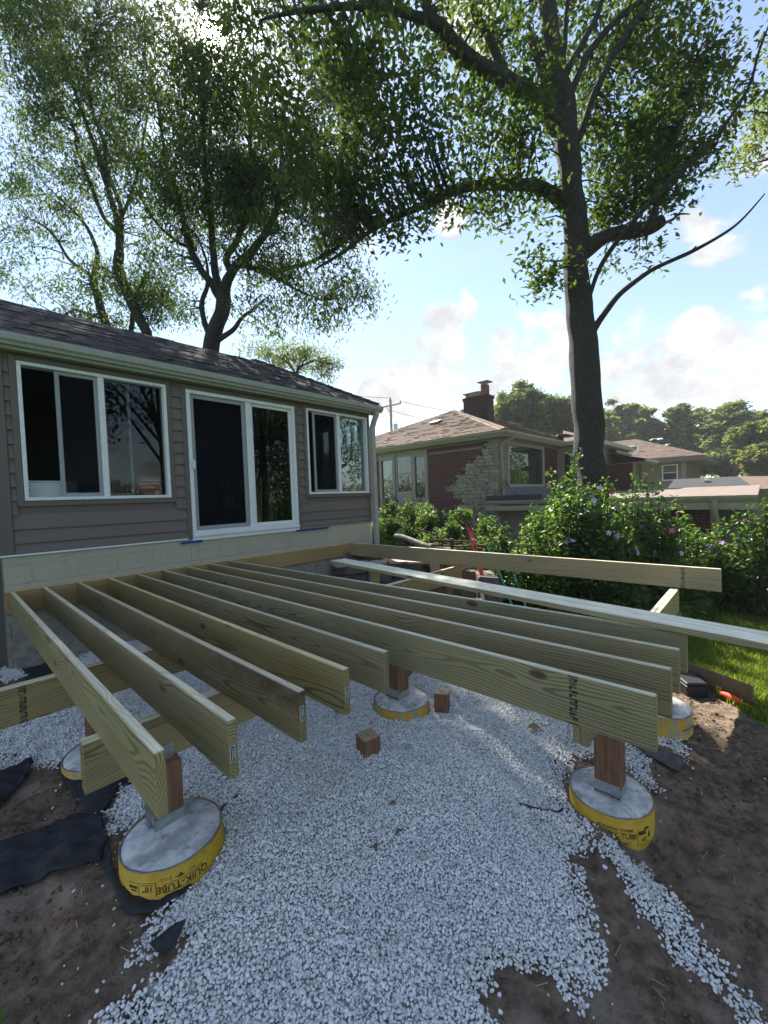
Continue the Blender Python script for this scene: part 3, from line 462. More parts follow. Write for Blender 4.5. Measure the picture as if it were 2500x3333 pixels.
def np_mesh(name, verts, faces, smooth=False):
    me = bpy.data.meshes.new(name); nv = len(verts); nf = len(faces); k = faces.shape[1]
    me.vertices.add(nv); me.vertices.foreach_set('co', np.ascontiguousarray(verts, np.float32).ravel())
    me.loops.add(nf * k); me.loops.foreach_set('vertex_index', np.ascontiguousarray(faces, np.int32).ravel())
    me.polygons.add(nf); me.polygons.foreach_set('loop_start', np.arange(0, nf * k, k, dtype=np.int32)); me.polygons.foreach_set('loop_total', np.full(nf, k, np.int32))
    if smooth: me.polygons.foreach_set('use_smooth', np.ones(nf, bool))
    me.update(calc_edges=True); return me
def leaves_mesh(name, cen, L, Wd, droop=.35, flat_=.3, heading=None):
    """folded two-triangle leaves at cen (n,3); L, Wd arrays or scalars"""
    n = len(cen); L = np.broadcast_to(L, (n,)) * rng.uniform(.65, 1.25, n); Wd = np.broadcast_to(Wd, (n,)) * rng.uniform(.7, 1.2, n)
    a = rng.uniform(0, 2 * np.pi, n); d = np.stack([np.cos(a), np.sin(a), rng.normal(-droop, .45, n)], 1)
    if heading is not None: d = d * .6 + heading
    d /= np.linalg.norm(d, axis=1)[:, None]
    up = np.stack([rng.normal(0, flat_, n), rng.normal(0, flat_, n), np.ones(n)], 1)
    sd = np.cross(d, up); sd /= np.linalg.norm(sd, axis=1)[:, None] + 1e-9; nn = np.cross(sd, d)
    L3 = L[:, None]; W3 = Wd[:, None]
    v = np.stack([cen - d * L3 * .5, cen + sd * W3 * .5 + nn * W3 * .18 - d * L3 * .05, cen + d * L3 * .5 - nn * L3 * .10, cen - sd * W3 * .5 + nn * W3 * .18 - d * L3 * .05], 1).reshape(-1, 3)
    i = np.arange(n)[:, None] * 4; f = np.concatenate([i + np.array([[0, 1, 2]]), i + np.array([[0, 2, 3]])], 1).reshape(-1, 3)
    return np_mesh(name, v, f)
def vnoise(x, y, s, seed=0):
    """cheap smooth value noise on numpy arrays"""
    x = np.asarray(x, float) * s + seed * 17.3; y = np.asarray(y, float) * s - seed * 9.1
    xi = np.floor(x).astype(np.int64); yi = np.floor(y).astype(np.int64); fx = x - xi; fy = y - yi
    fx = fx * fx * (3 - 2 * fx); fy = fy * fy * (3 - 2 * fy)
    def h(a, b): 
        v = np.sin(a * 127.1 + b * 311.7 + seed * 74.7) * 43758.5453; return v - np.floor(v)
    return (h(xi, yi) * (1 - fx) + h(xi + 1, yi) * fx) * (1 - fy) + (h(xi, yi + 1) * (1 - fx) + h(xi + 1, yi + 1) * fx) * fy
def fbm(x, y, s, seed=0, o=4):
    r = 0; a = .5
    for k in range(o): r = r + a * (vnoise(x, y, s * 2 ** k, seed + k) - .5); a *= .5
    return r
def in_poly(x, y, poly):
    x = np.asarray(x); y = np.asarray(y); c = np.zeros(x.shape, bool); n = len(poly)
    for i in range(n):
        x0, y0 = poly[i]; x1, y1 = poly[(i + 1) % n]
        cond = ((y0 > y) != (y1 > y)) & (x < (x1 - x0) * (y - y0) / ((y1 - y0) if y1 != y0 else 1e-9) + x0); c ^= cond
    return c
def surf(x, y):
    """finished ground height with small lumps"""
    x = np.asarray(x, float); y = np.asarray(y, float)
    near = np.clip(1.3 - np.hypot(x - 1.5, y + 4) / 9, 0, 1)
    return ground_z(x, y) + near * (fbm(x, y, 2.1, 3) * .09 + fbm(x, y, 9, 8, 4) * .05)
# ============================================================ GROUND
def axis(lo, hi, step, far):
    a = list(np.arange(lo, hi + 1e-6, step)); d = step; x = lo
    left = []
    while x > -far: d *= 1.22; x -= d; left.append(x)
    d = step; x = hi; right = []
    while x < far: d *= 1.22; x += d; right.append(x)
    return np.array(left[::-1] + a + right)
gx = axis(-1.6, 5.6, .03, 300); gy = axis(-7.2, 0.6, .03, 300)
XX, YY = np.meshgrid(gx, gy, indexing='ij'); ZZ = surf(XX, YY)
nx, ny = XX.shape
gv = np.stack([XX, YY, ZZ], -1).reshape(-1, 3)
ii = (np.arange(nx - 1)[:, None] * ny + np.arange(ny - 1)[None, :]).ravel()
gf = np.stack([ii, ii + ny, ii + ny + 1, ii + 1], 1)
gme = np_mesh('ground', gv, gf, True)
def turf_mask(x, y):
    dirt = [(-.35, -4.05), (-.42, -3.0), (-.25, .3), (.2, 1.0), (5.6, .3), (5.6, -1.0), (5.25, -3.2), (4.72, -4.6), (4.60, -5.40), (4.05, -5.80), (3.8, -6.2), (3.4, -8.5), (.5, -8.5), (-.4, -6.2)]
    return np.where(in_poly(x, y, dirt), 0.0, 1.0)
in_gravel = lambda x, y: np.any([in_poly(x, y, P) for P in GRAVEL], axis=0)
a = gme.attributes.new('turf', 'FLOAT', 'POINT'); a.data.foreach_set('value', turf_mask(gv[:, 0], gv[:, 1]).astype(np.float32))
a = gme.attributes.new('bed', 'FLOAT', 'POINT'); a.data.foreach_set('value', np.min([in_gravel(gv[:, 0] + p, gv[:, 1] + q) for p, q in ((.14, 0), (-.14, 0), (0, .14), (0, -.14), (0, 0))], axis=0).astype(np.float32))
tag(obj('ground', gme, GROUND), kind='structure')

# ============================================================ GRAVEL (uncountable: geometry-node instances on one point cloud)
def rock_mesh(name, seed, m, amp=.22, sub=2):
    bm = bmesh.new(); bmesh.ops.create_icosphere(bm, subdivisions=sub, radius=.5)
    r = random.Random(seed); sx, sy, sz = r.uniform(.85, 1.25), r.uniform(.65, .95), r.uniform(.45, .75)
    cuts = [(Vector((r.gauss(0, 1), r.gauss(0, 1), r.gauss(0, 1))).normalized(), r.uniform(.28, .42)) for _ in range(7)]
    for v in bm.verts:
        n = noise.noise(v.co * 2.2 + Vector((seed * 3.1, 0, 0))); v.co *= 1 + n * amp
        for d, lim in cuts:                       # flat broken faces
            k = v.co.dot(d)
            if k > lim: v.co -= d * (k - lim) * .8
        v.co = Vector((v.co.x * sx, v.co.y * sy, v.co.z * sz))
    for f in bm.faces: f.smooth = True
    me = bpy.data.meshes.new(name); bm.to_mesh(me); bm.free(); me.materials.append(m); return me
def scatter(name, pts, scale, tone, meshes, kind='stuff'):
    """point cloud + node group that puts one of the meshes on every point"""
    me = bpy.data.meshes.new(name); me.vertices.add(len(pts)); me.vertices.foreach_set('co', np.ascontiguousarray(pts, np.float32).ravel())
    for nm, arr in (('psize', scale), ('tone', tone)):
        at = me.attributes.new(nm, 'FLOAT', 'POINT'); at.data.foreach_set('value', np.ascontiguousarray(arr, np.float32))
    rv = rng.uniform(0, 2 * np.pi, (len(pts), 3)); rv[:, :2] = rng.normal(0, .5, (len(pts), 2))
    at = me.attributes.new('prot', 'FLOAT_VECTOR', 'POINT'); at.data.foreach_set('vector', np.ascontiguousarray(rv, np.float32).ravel())
    me.update(); o = obj(name, me)
    ng = bpy.data.node_groups.new(name, 'GeometryNodeTree')
    ng.interface.new_socket('Geometry', in_out='INPUT', socket_type='NodeSocketGeometry'); ng.interface.new_socket('Geometry', in_out='OUTPUT', socket_type='NodeSocketGeometry')
    N = ng.nodes; Lk = ng.links
    gi = N.new('NodeGroupInput'); go = N.new('NodeGroupOutput'); ip = N.new('GeometryNodeInstanceOnPoints'); g2i = N.new('GeometryNodeGeometryToInstance')
    for s_ in meshes:
        src = N.new('GeometryNodeObjectInfo'); src.inputs['Object'].default_value = s_; src.inputs['As Instance'].default_value = False
        Lk.new(src.outputs['Geometry'], g2i.inputs[0])
    ip.inputs['Pick Instance'].default_value = True
    ns = N.new('GeometryNodeInputNamedAttribute'); ns.data_type = 'FLOAT'; ns.inputs[0].default_value = 'psize'
    nr = N.new('GeometryNodeInputNamedAttribute'); nr.data_type = 'FLOAT_VECTOR'; nr.inputs[0].default_value = 'prot'
    e2r = N.new('FunctionNodeEulerToRotation'); Lk.new(nr.outputs[0], e2r.inputs[0])
    Lk.new(gi.outputs[0], ip.inputs['Points']); Lk.new(g2i.outputs[0], ip.inputs['Instance']); Lk.new(ns.outputs[0], ip.inputs['Scale']); Lk.new(e2r.outputs[0], ip.inputs['Rotation'])
    Lk.new(ip.outputs[0], go.inputs[0])
    md = o.modifiers.new('scatter', 'NODES'); md.node_group = ng
    if kind: tag(o, kind=kind)
    return o
def src_rocks(prefix, n, m, sub):
    out = []
    for k in range(n):
        o = bpy.data.objects.new(prefix, rock_mesh(prefix, k + hash_(prefix), m, .25, sub)); out.append(o)   # never linked: only a source for the scatter
    return out
def hash_(s): return sum(ord(c) for c in s) % 97
peb = src_rocks('pebble', 10, PEBBLE, 2); clo = src_rocks('clod', 6, CLOD, 1)
def gravel_points():
    P = []; T = []
    step = .0112
    xs = np.arange(-.7, 4.2, step); ys = np.arange(-6.0, .2, step); X, Y = np.meshgrid(xs, ys); X = X.ravel(); Y = Y.ravel()
    for layer in range(2):
        x = X + rng.uniform(-.6, .6, X.size) * step + layer * step * .5; y = Y + rng.uniform(-.6, .6, X.size) * step
        jx = x + fbm(x, y, 8, 5, 4) * .17 + rng.normal(0, .014, x.size); jy = y + fbm(x, y, 8, 15, 4) * .17 + rng.normal(0, .014, x.size)
        k = in_gravel(jx, jy)
        edge = sum(in_gravel(x + a_, y + b_).astype(float) for a_, b_ in ((.09, 0), (-.09, 0), (0, .09), (0, -.09))) / 4
        k &= rng.random(x.size) < .25 + .75 * edge
        for P_ in FABRIC: 
            if layer == 1 or True: k &= ~(in_poly(jx, jy, P_) & (rng.random(x.size) < .985))
        k &= (np.hypot(x - .294, y + 3.645) > .245) & (np.hypot(x - 2.15, y + 3.57) > .245) & (np.hypot(x - 2.298, y + 5.125) > .25)
        k &= rng.random(x.size) < (.985 if layer == 0 else .8)
        x, y = x[k], y[k]; z = surf(x, y) + (.003 if layer == 0 else .011) + rng.uniform(0, .005, x.size)
        P.append(np.stack([x, y, z], 1)); T.append(np.clip(fbm(x, y, 1.6, 21, 3) * 3.2 - .42, 0, 1))
    # strays thrown over the dirt
    n = 9000; x = rng.uniform(-.6, 4.0, n); y = rng.uniform(-6.2, -1.5, n)
    near = np.zeros(n)
    for dx, dy in [(.1, 0), (-.1, 0), (0, .1), (0, -.1), (.2, .1), (-.2, -.1), (.35, -.2)]: near += in_gravel(x + dx, y + dy)
    k = (~in_gravel(x, y)) & (rng.random(n) < (.012 + .11 * near)) & (turf_mask(x, y) < .5)
    x, y = x[k], y[k]; P.append(np.stack([x, y, surf(x, y) + .006], 1)); T.append(np.zeros(x.size))
    P = np.concatenate(P); T = np.concatenate(T); S = (.0085 + .0125 * rng.random(len(P)) ** 1.3) * (1 + .35 * (rng.random(len(P)) < .08)); return P, S, T
P, S, T = gravel_points()
scatter('gravel_bed', P, S, T, peb)
n = 26000; x = rng.uniform(-1, 4.6, n); y = rng.uniform(-7.2, -1.6, n); k = (~in_gravel(x, y)) & (turf_mask(x, y) < .5) & (fbm(x, y, 3, 2, 3) > -.06); x, y = x[k], y[k]
scatter('soil_clods', np.stack([x, y, surf(x, y) + .002], 1), (.006 + .030 * rng.random(x.size) ** 2.2) * (1 + 1.3 * (rng.random(x.size) < .06)), np.zeros(x.size), clo)

def drape(name, poly, m, lift, wr, step=.03, seed=0, extra=None):
    """a wrinkled sheet lying on the ground inside an outline"""
    P0 = []
    for i in range(len(poly)):
        a0, a1 = Vector(poly[i]), Vector(poly[(i + 1) % len(poly)]); k = max(1, int((a1 - a0).length / step))
        for q in range(k): 
            p = a0.lerp(a1, q / k); P0.append(p + Vector((noise.noise(Vector((p.x * 14, p.y * 14, seed))), noise.noise(Vector((p.x * 14, p.y * 14, seed + 9))))) * .012)
    E0 = [(i, (i + 1) % len(P0)) for i in range(len(P0))]
    xs = [p.x for p in P0]; ys = [p.y for p in P0]; G = []
    for x in np.arange(min(xs), max(xs), step):
        for y in np.arange(min(ys), max(ys), step): G.append(Vector((x + rnd.uniform(-.3, .3) * step, y + rnd.uniform(-.3, .3) * step)))
    v, e, f, *_ = delaunay_2d_cdt(P0 + G, E0, [], 0, 1e-6)
    pl = [(p.x, p.y) for p in P0]; f = [q for q in f if bool(in_poly(np.array([sum(v[i].x for i in q) / 3]), np.array([sum(v[i].y for i in q) / 3]), pl)[0])]
    vx = np.array([p.x for p in v]); vy = np.array([p.y for p in v])
    z = surf(vx, vy) + lift + np.abs(fbm(vx + vy * .4, vy, 5, seed, 3)) * wr + np.abs(np.sin((vx * 1.3 + vy) * 19 + fbm(vx, vy, 4, seed) * 6)) * wr * .25
    if extra: z = z + extra(vx, vy)
    me = bpy.data.meshes.new(name); me.from_pydata([(a_, b_, c_) for a_, b_, c_ in zip(vx, vy, z)], [], f)
    me.polygons.foreach_set('use_smooth', [True] * len(me.polygons)); o = obj(name, me, m)
    sd = o.modifiers.new('thickness', 'SOLIDIFY'); sd.thickness = .003; return o
FL = [('large black landscape fabric flap with muddy streaks, left of the nearest round footing', .012, .06, None),
      ('black landscape fabric strip under the cut end of the beam, beside the gravel', .012, .03, None),
      ('small crumpled black landscape fabric at the left picture edge below the gravel', .02, .09, None),
      ('dark landscape fabric sheet strewn with pebbles beside the house foundation corner', .004, .02, None),
      ('small upturned fold of black fabric at the left edge of the near gravel', .01, .10, lambda x, y: .05 * np.clip(1 - np.hypot(x - FABRIC[4][2][0] , y - FABRIC[4][2][1]) / .12, 0, 1)),
      ('dark fabric corner sticking out of the gravel behind the nearest right footing', .015, .04, None),
      ('black fabric collar tucked round the base of the nearest left footing', .012, .04, None)]
for i, (lab, li, wr, ex) in enumerate(FL):
    tag(drape('landscape_fabric', FABRIC[i], DUSTY if i == 5 else FABRIC_M, li, wr, .035 if i else .03, i, ex), lab, 'landscape fabric', 'pieces of black landscape fabric')

# ============================================================ SUNROOM (wall face y = .04, from x = 0 to 5.545)
WY = .04
house = thing('sunroom_house', 'single storey sunroom with taupe lap siding, dark shingled roof and cream block base', 'house', (0, WY, -1))
# foundation blocks: painted cream above the ledger, peeling below
fw = box('foundation_wall', BLOCK_RAW, house, 0.0, 5.545, WY + .006, WY + .2, -1.3, .362)
def blocks(z0, z1, xs, m):
    for a_, b_ in zip(xs[:-1], xs[1:]):
        box('block', m, fw, a_ + .003, b_ - .003, WY - .001 + rnd.uniform(-.001, .0015), WY + .05, z0 + .003, z1 - .003, .003)
r1 = [0.0, .23, .637, 1.037, 1.442, 1.523, 1.928, 2.338, 2.748, 3.149, 3.55, 3.965, 4.37, 4.775, 5.18, 5.545]
r2 = [0.0, .03, .43, .84, 1.24, 1.64, 2.05, 2.45, 2.85, 3.26, 3.66, 4.07, 4.48, 4.88, 5.28, 5.545]
blocks(.06, .26, r1, BLOCK_M)
blocks(.262, .362, [0, .6, 1.35, 2.2, 3.0, 3.8, 4.6, 5.545], BLOCK_M)
blocks(-.14, .058, r2, BLOCK_M)
for k, z in enumerate((-.34, -.54, -.74, -.94)): blocks(z, z + .198, r1 if k % 2 == 0 else r2, BLOCK_RAW)
box('mortar_bed', BLOCK_M, fw, 0.001, 5.544, WY + .0042, WY + .02, .055, .361); box('mortar_band', BLOCK_M, fw, 0, 5.545, WY - .006, WY + .02, .004, .055, .004)
# left corner seen end-on, and the far end wall
OPEN = dict(win=(.21, 1.705, .953, 2.455), door=(1.962, 3.745, .43, 2.445), win2=(3.995, 5.48, .953, 2.46))
def wall_with_holes(name, m, parent, x0, x1, z0, z1, holes, y0, y1):
    xs = sorted({x0, x1} | {h[0] for h in holes} | {h[1] for h in holes}); mb = MB()
    for a_, b_ in zip(xs[:-1], xs[1:]):
        zz = [(z0, z1)]
        for h in holes:
            if h[0] <= a_ + 1e-6 and h[1] >= b_ - 1e-6:
                zz = [q for z in zz for q in ((z[0], min(z[1], h[2])), (max(z[0], h[3]), z[1])) if q[1] - q[0] > 1e-4]
        for q in zz: mb.box(a_, b_, y0, y1, q[0], q[1])
    return mb.build(name, m, parent)
wall = wall_with_holes('wall', TRIM_T, house, 0.0, 5.545, .362, 2.56, list(OPEN.values()), WY + .02, WY + .14)
# lap siding boards, each one a wedge with its drip edge
EXPO = .1523
def sboard(x0, x1, z0, z1):
    mb = MB(); mb.prism([(WY + .019, z0 + .006), (WY - .013, z0 + .006), (WY - .013, z0 + .011), (WY + .012, z1 + .014), (WY + .019, z1 + .014)], 0, x0, x1)
    mb.build('siding_board', SIDING, wall)
zc = [.382] + [.488 + EXPO * k for k in range(14)]
TW = .062                                         # width of the trim round the openings
for z0, z1 in zip(zc, zc[1:] + [2.535]):
    if z1 > 2.536: z1 = 2.535
    if z1 - z0 < .02: continue
    segs = [(.102, 5.5)]
    for (hx0, hx1, hz0, hz1) in OPEN.values():
        if z1 > hz0 - TW + .01 and z0 < hz1 + TW - .01:
            segs = [q for s in segs for q in ((s[0], min(s[1], hx0 - TW)), (max(s[0], hx1 + TW), s[1])) if q[1] - q[0] > .01]
    for a_, b_ in segs: sboard(a_ + .001, b_ - .001, z0 + .0005, z1)
box('corner_board', TRIM_T, wall, -.012, .10, WY - .022, WY + .10, .385, 2.535, .006)
box('corner_board', TRIM_T, wall, 5.5, 5.56, WY - .022, WY + .10, .37, 2.535, .006)
for (hx0, hx1, hz0, hz1) in OPEN.values():
    mb = MB(); q = WY - .016; lo = hz0 - TW if hz0 > .6 else .37
    mb.box(hx0 - TW, hx0 - .002, q, WY + .03, lo, hz1 + TW, .004); mb.box(hx1 + .002, hx1 + TW, q, WY + .03, lo, hz1 + TW, .004)
    mb.box(hx0 - .002, hx1 + .002, q, WY + .03, hz1 + .002, hz1 + TW, .004)
    if hz0 > .6: mb.box(hx0 - .002, hx1 + .002, q, WY + .03, lo, hz0 - .002, .004)
    mb.build('opening_trim', TRIM_T, wall)
box('side_wall', TRIM_T, house, -2.6, .03, WY + .203, WY + .35, -1.3, 2.55); box('drip_flashing', WHITE, wall, -.02, 1.895, WY - .03, WY + .02, .362, .382, .004)
box('drip_flashing', EAVE, wall, 3.81, 5.545, WY - .026, WY + .02, .362, .378, .003)

def frame_ring(mb, x0, x1, z0, z1, wd, y0, y1, ch=.004):
    mb.box(x0, x0 + wd, y0, y1, z0, z1, ch); mb.box(x1 - wd, x1, y0, y1, z0, z1, ch)
    mb.box(x0 + wd - .002, x1 - wd + .002, y0 + .001, y1 - .001, z0, z0 + wd, ch); mb.box(x0 + wd - .002, x1 - wd + .002, y0 + .001, y1 - .001, z1 - wd, z1, ch); return mb
def slider(name, lab, x0, x1, z0, z1, mull, bars, fw_=.037):
    f = frame_ring(MB(), x0, x1, z0, z1, fw_, WY - .028, WY + .11).build('window_frame', WHITE, wall)
    f.name = name
    if lab: f['label'] = lab
    box('mullion', WHITE, f, mull[0], mull[1], WY - .018, WY + .08, z0 + fw_ - .004, z1 - fw_ + .004, .004)
    L0, L1, R0, R1 = x0 + fw_, mull[0], mull[1], x1 - fw_
    frame_ring(MB(), bars[0], L1 + .004, z0 + fw_, z1 - fw_, .042, WY + .01, WY + .04).build('screen_frame', GREYSASH, f)
    box('insect_screen', SCREEN, f, bars[0] + .05, L1 - .046, WY + .022, WY + .0235, z0 + fw_ + .05, z1 - fw_ - .05)
    frame_ring(MB(), R0 - .004, bars[1], z0 + fw_, z1 - fw_, .035, WY + .062, WY + .092).build('sash', GREYSASH, f)
    box('pane', GLASS, f, bars[0] + .02, L1, WY + .052, WY + .056, z0 + fw_, z1 - fw_)
    box('pane', GLASS, f, R0, R1, WY + .052, WY + .056, z0 + fw_, z1 - fw_)
    return f
slider('wide_window', 'wide white sliding window at the left of the facade', *OPEN['win'], (.942, 1.003), (.534, 1.294))
slider('corner_window', 'white sliding window beside the downspout', *OPEN['win2'], (4.70, 4.768), (4.155, 5.01))
dx0, dx1, dz0, dz1 = OPEN['door']
door = frame_ring(MB(), dx0, dx1, dz0, dz1, .05, WY - .03, WY + .12).build('sliding_door', WHITE, wall)
box('stile', WHITE, door, 2.855, 2.94, WY - .012, WY + .05, dz0 + .046, dz1 - .046, .004)
frame_ring(MB(), dx0 + .052, 2.846, dz0 + .052, dz1 - .052, .055, WY + .005, WY + .035).build('screen_frame', GREYSASH, door)
box('insect_screen', SCREEN, door, dx0 + .105, 2.793, WY + .019, WY + .021, dz0 + .105, dz1 - .105)
frame_ring(MB(), 2.938, dx1 - .048, dz0 + .048, dz1 - .048, .045, WY + .02, WY + .055).build('door_sash', WHITE, door)
box('pane', GLASS, door, dx0 + .05, 2.845, WY + .060, WY + .065, dz0 + .05, dz1 - .05)
box('pane', GLASS, door, 2.94, dx1 - .05, WY + .036, WY + .041, dz0 + .05, dz1 - .05)
MB().box(1.985, 2.035, WY - .065, WY - .03, 1.36, 1.45, .008).box(1.995, 2.02, WY - .08, WY - .06, 1.34, 1.47, .006).build('handle', PAPERW, door)
MB().box(1.955, 3.755, WY - .05, WY + .02, .392, .43, .006).box(1.955, 3.755, WY - .028, WY + .02, .335, .392, .004).build('door_sill', WHITE, door)
# interior: floor, ceiling, back wall, end wall with its own window band
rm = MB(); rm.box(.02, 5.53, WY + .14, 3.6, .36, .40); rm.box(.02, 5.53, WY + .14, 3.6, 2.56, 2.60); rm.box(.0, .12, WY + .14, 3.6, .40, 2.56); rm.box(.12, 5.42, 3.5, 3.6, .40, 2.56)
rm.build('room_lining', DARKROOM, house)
ew = MB(); ew.box(5.42, 5.545, WY + .14, 3.6, -.9, .95); ew.box(5.42, 5.545, WY + .14, 3.6, 2.39, 2.60); ew.box(5.42, 5.545, WY + .14, WY + .19, .95, 2.39); ew.box(5.42, 5.545, 1.50, 3.6, .95, 2.39)
ew.build('end_wall', TRIM_T, house)
ef = MB(); ef.box(5.45, 5.52, .23, .27, .95, 2.39, .004).box(5.45, 5.52, .43, .48, .95, 2.39, .004).box(5.45, 5.52, .69, .735, .95, 2.39, .004).box(5.45, 5.52, 1.04, 1.20, .95, 2.39, .004).box(5.45, 5.52, 1.44, 1.5, .95, 2.39, .004).box(5.45, 5.52, .27, 1.44, .95, .99).box(5.45, 5.52, .27, 1.44, 2.35, 2.39)
ef = ef.build('end_window_frame', GREYSASH, house); box('pane', GLASS, ef, 5.483, 5.486, .27, 1.44, .99, 2.35)
# roof: low hip, eave at y=-.09, ridge at y=1.6 z=3.68
PIT = .56; EX, EY, EZ = 5.74, -.10, 2.695
def rz(y): return EZ + (y - EY) * PIT
rl = MB(); RX = EX - (1.6 - EY)
rl.add([(-2.5, EY, EZ), (EX, EY, EZ), (RX, 1.6, rz(1.6)), (-2.5, 1.6, rz(1.6)), (EX, 3.3, EZ), (-2.5, 3.3, EZ)], [(0, 1, 2, 3), (1, 4, 2), (3, 2, 4, 5)])
rl.add([(-2.5, EY, EZ - .05), (EX, EY, EZ - .05), (EX, 3.3, EZ - .05), (-2.5, 3.3, EZ - .05)], [(0, 1, 2, 3)])
roof = rl.build('roof', SH_DARK, house)
sm_cache = {}
def shingle_me(wd, dp, th):
    k = (round(wd, 3), round(dp, 3), th)
    if k not in sm_cache: sm_cache[k] = MB().box(0, wd, 0, dp, 0, th, .0).mesh('shingle')
    return sm_cache[k]
ang = math.atan(PIT); sl = .142; courses = int(math.hypot(1.7, 1.7 * PIT) / sl) + 1; cnt = 0; rest = MB()
for cidx in range(courses):
    yy = EY - .02 + cidx * sl * math.cos(ang); zz = rz(yy) + .006
    xe = EX - (yy - EY) - .02; x = -.55 - rnd.uniform(0, .3)
    while x < xe - .03:
        wd = rnd.choice((.24, .30, .36, .18)); wd = min(wd, xe - x); th = rnd.choice((.008, .008, .016))
        if wd < .05: break
        if cnt < 300:
            obj('shingle', shingle_me(wd - .004, .16, th), SH_DARK, roof, (x, yy + rnd.uniform(-.006, .006), zz + rnd.uniform(0, .003)), (ang - .03, 0, 0)); cnt += 1
        else:
            mb = MB().box(0, wd - .004, 0, .16, 0, th); mt = Matrix.Translation((x, yy, zz)) @ Matrix.Rotation(ang - .03, 4, 'X'); rest.add([mt @ Vector(v) for v in mb.v], mb.f)
        x += wd
if rest.v: tag(rest.build('shingle_courses', SH_DARK, roof), kind='stuff')
hip = [Vector((EX + .02, EY - .02, EZ + .02)).lerp(Vector((RX, 1.6, rz(1.6) + .02)), k / 13) for k in range(14)]
for k in range(13):
    p = hip[k]; mb = MB(); d = (hip[k + 1] - hip[k]); s_ = Vector((.7, .7, 0)) * .13
    mb.add([p - Vector((.09, 0, -.0)), p + Vector((0, 0, .045)), p + Vector((0, .09, 0)), p + d * 1.25 - Vector((.09, 0, -.0)), p + d * 1.25 + Vector((0, 0, .03)), p + d * 1.25 + Vector((0, .09, 0))], [(0, 1, 4, 3), (1, 2, 5, 4), (0, 2, 1), (3, 4, 5), (0, 3, 5, 2)])
    mb.build('hip_cap', SH_DARK, roof)
MB().tube([(.02, .16, rz(.16) + .03), (-.14, .28, rz(.28) + .06)], .018, 6).build('roof_stick', RUST, roof)
# soffit, fascia, gutter, downspout
box('soffit', EAVE, house, -2.5, 5.70, -.085, WY + .02, 2.535, 2.548)
box('fascia', GUTTER_M, house, -2.5, 5.70, -.098, -.075, 2.53, 2.67, .004)
gp = [(-.10, 2.672), (-.10, 2.565), (-.155, 2.562), (-.165, 2.585), (-.195, 2.605), (-.205, 2.655), (-.205, 2.672), (-.196, 2.672), (-.192, 2.655), (-.182, 2.612), (-.155, 2.592), (-.108, 2.575), (-.108, 2.672)]
gut = MB().prism(gp, 0, -2.5, 5.752).prism([(-.10, 2.672), (-.10, 2.565), (-.155, 2.562), (-.165, 2.585), (-.195, 2.605), (-.205, 2.655), (-.205, 2.672)], 0, 5.752, 5.757).build('gutter', GUTTER_M, house)
dsp = MB()
path = [(5.60, -.14, 2.575), (5.60, -.14, 2.50), (5.585, -.09, 2.39), (5.575, -.045, 2.27), (5.575, -.04, 2.1), (5.58, -.04, 1.0), (5.585, -.04, -.36)]
for a_, b_ in zip(path[:-1], path[1:]):
    pass
rings = []; 
for p in path:
    rings.append([(p[0] + sx * .048, p[1] + sy * .035, p[2]) for sx, sy in ((-1, -1), (1, -1), (1, 1), (-1, 1))])
dsp.add([q for r in rings for q in r], [(i * 4 + k, i * 4 + (k + 1) % 4, (i + 1) * 4 + (k + 1) % 4, (i + 1) * 4 + k) for i in range(len(rings) - 1) for k in range(4)])
dsp.build('downspout', GUTTER_M, house)
MB().box(5.52, 5.64, -.085, WY, .92, .945).build('downspout_strap', GUTTER_M, house)
# things stuck on or standing inside the sunroom
tag(MB().add([(1.784, WY - .03, .310), (2.075, WY - .03, .312), (2.086, WY - .03, .345), (1.79, WY - .03, .343), (1.784, WY - .0285, .310), (2.075, WY - .0285, .312), (2.086, WY - .0285, .345), (1.79, WY - .0285, .343)], [(0, 1, 2, 3), (7, 6, 5, 4), (0, 4, 5, 1), (2, 6, 7, 3), (1, 5, 6, 2), (3, 7, 4, 0)]).build('tape_strip', BLUE), 'short strip of blue masking tape on the block wall left under the door sill', 'tape', 'strips of blue masking tape')
tag(MB().add([(3.667, WY - .032, .318), (4.375, WY - .032, .320), (4.39, WY - .032, .352), (3.672, WY - .032, .350), (3.667, WY - .0305, .318), (4.375, WY - .0305, .320), (4.39, WY - .0305, .352), (3.672, WY - .0305, .350)], [(0, 1, 2, 3), (7, 6, 5, 4), (0, 4, 5, 1), (2, 6, 7, 3), (1, 5, 6, 2), (3, 7, 4, 0)]).build('tape_strip', BLUE), 'longer strip of blue masking tape on the block wall under the corner window', 'tape', 'strips of blue masking tape')
pr = thing('printer', 'pale grey box-shaped printer standing inside the wide window on a shelf', 'printer', (.5, .42, .98))
box('casing', PAPERW, pr, .20, .73, .26, .62, .965, 1.165, .012); box('lid', PAPERW, pr, .205, .725, .262, .6, 1.167, 1.185, .006); box('socket', BLACKP, pr, .25, .28, .254, .262, 1.06, 1.085)
MB().box(.34, .56, .225, .255, .975, .982).add([(.36, .22, .984), (.56, .22, 1.0), (.58, .25, 1.012), (.36, .25, .99)], [(0, 1, 2, 3)]).build('papers', PAPERW, pr)
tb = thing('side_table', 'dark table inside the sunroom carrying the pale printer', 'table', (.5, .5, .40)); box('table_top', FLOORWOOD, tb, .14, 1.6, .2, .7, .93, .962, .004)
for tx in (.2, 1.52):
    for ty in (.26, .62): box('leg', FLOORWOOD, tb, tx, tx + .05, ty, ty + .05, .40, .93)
sg = thing('window_sign', 'red printed sign with pale lines and a round yellow emblem, leaning inside the wide window', 'sign', (1.48, .2, .96))
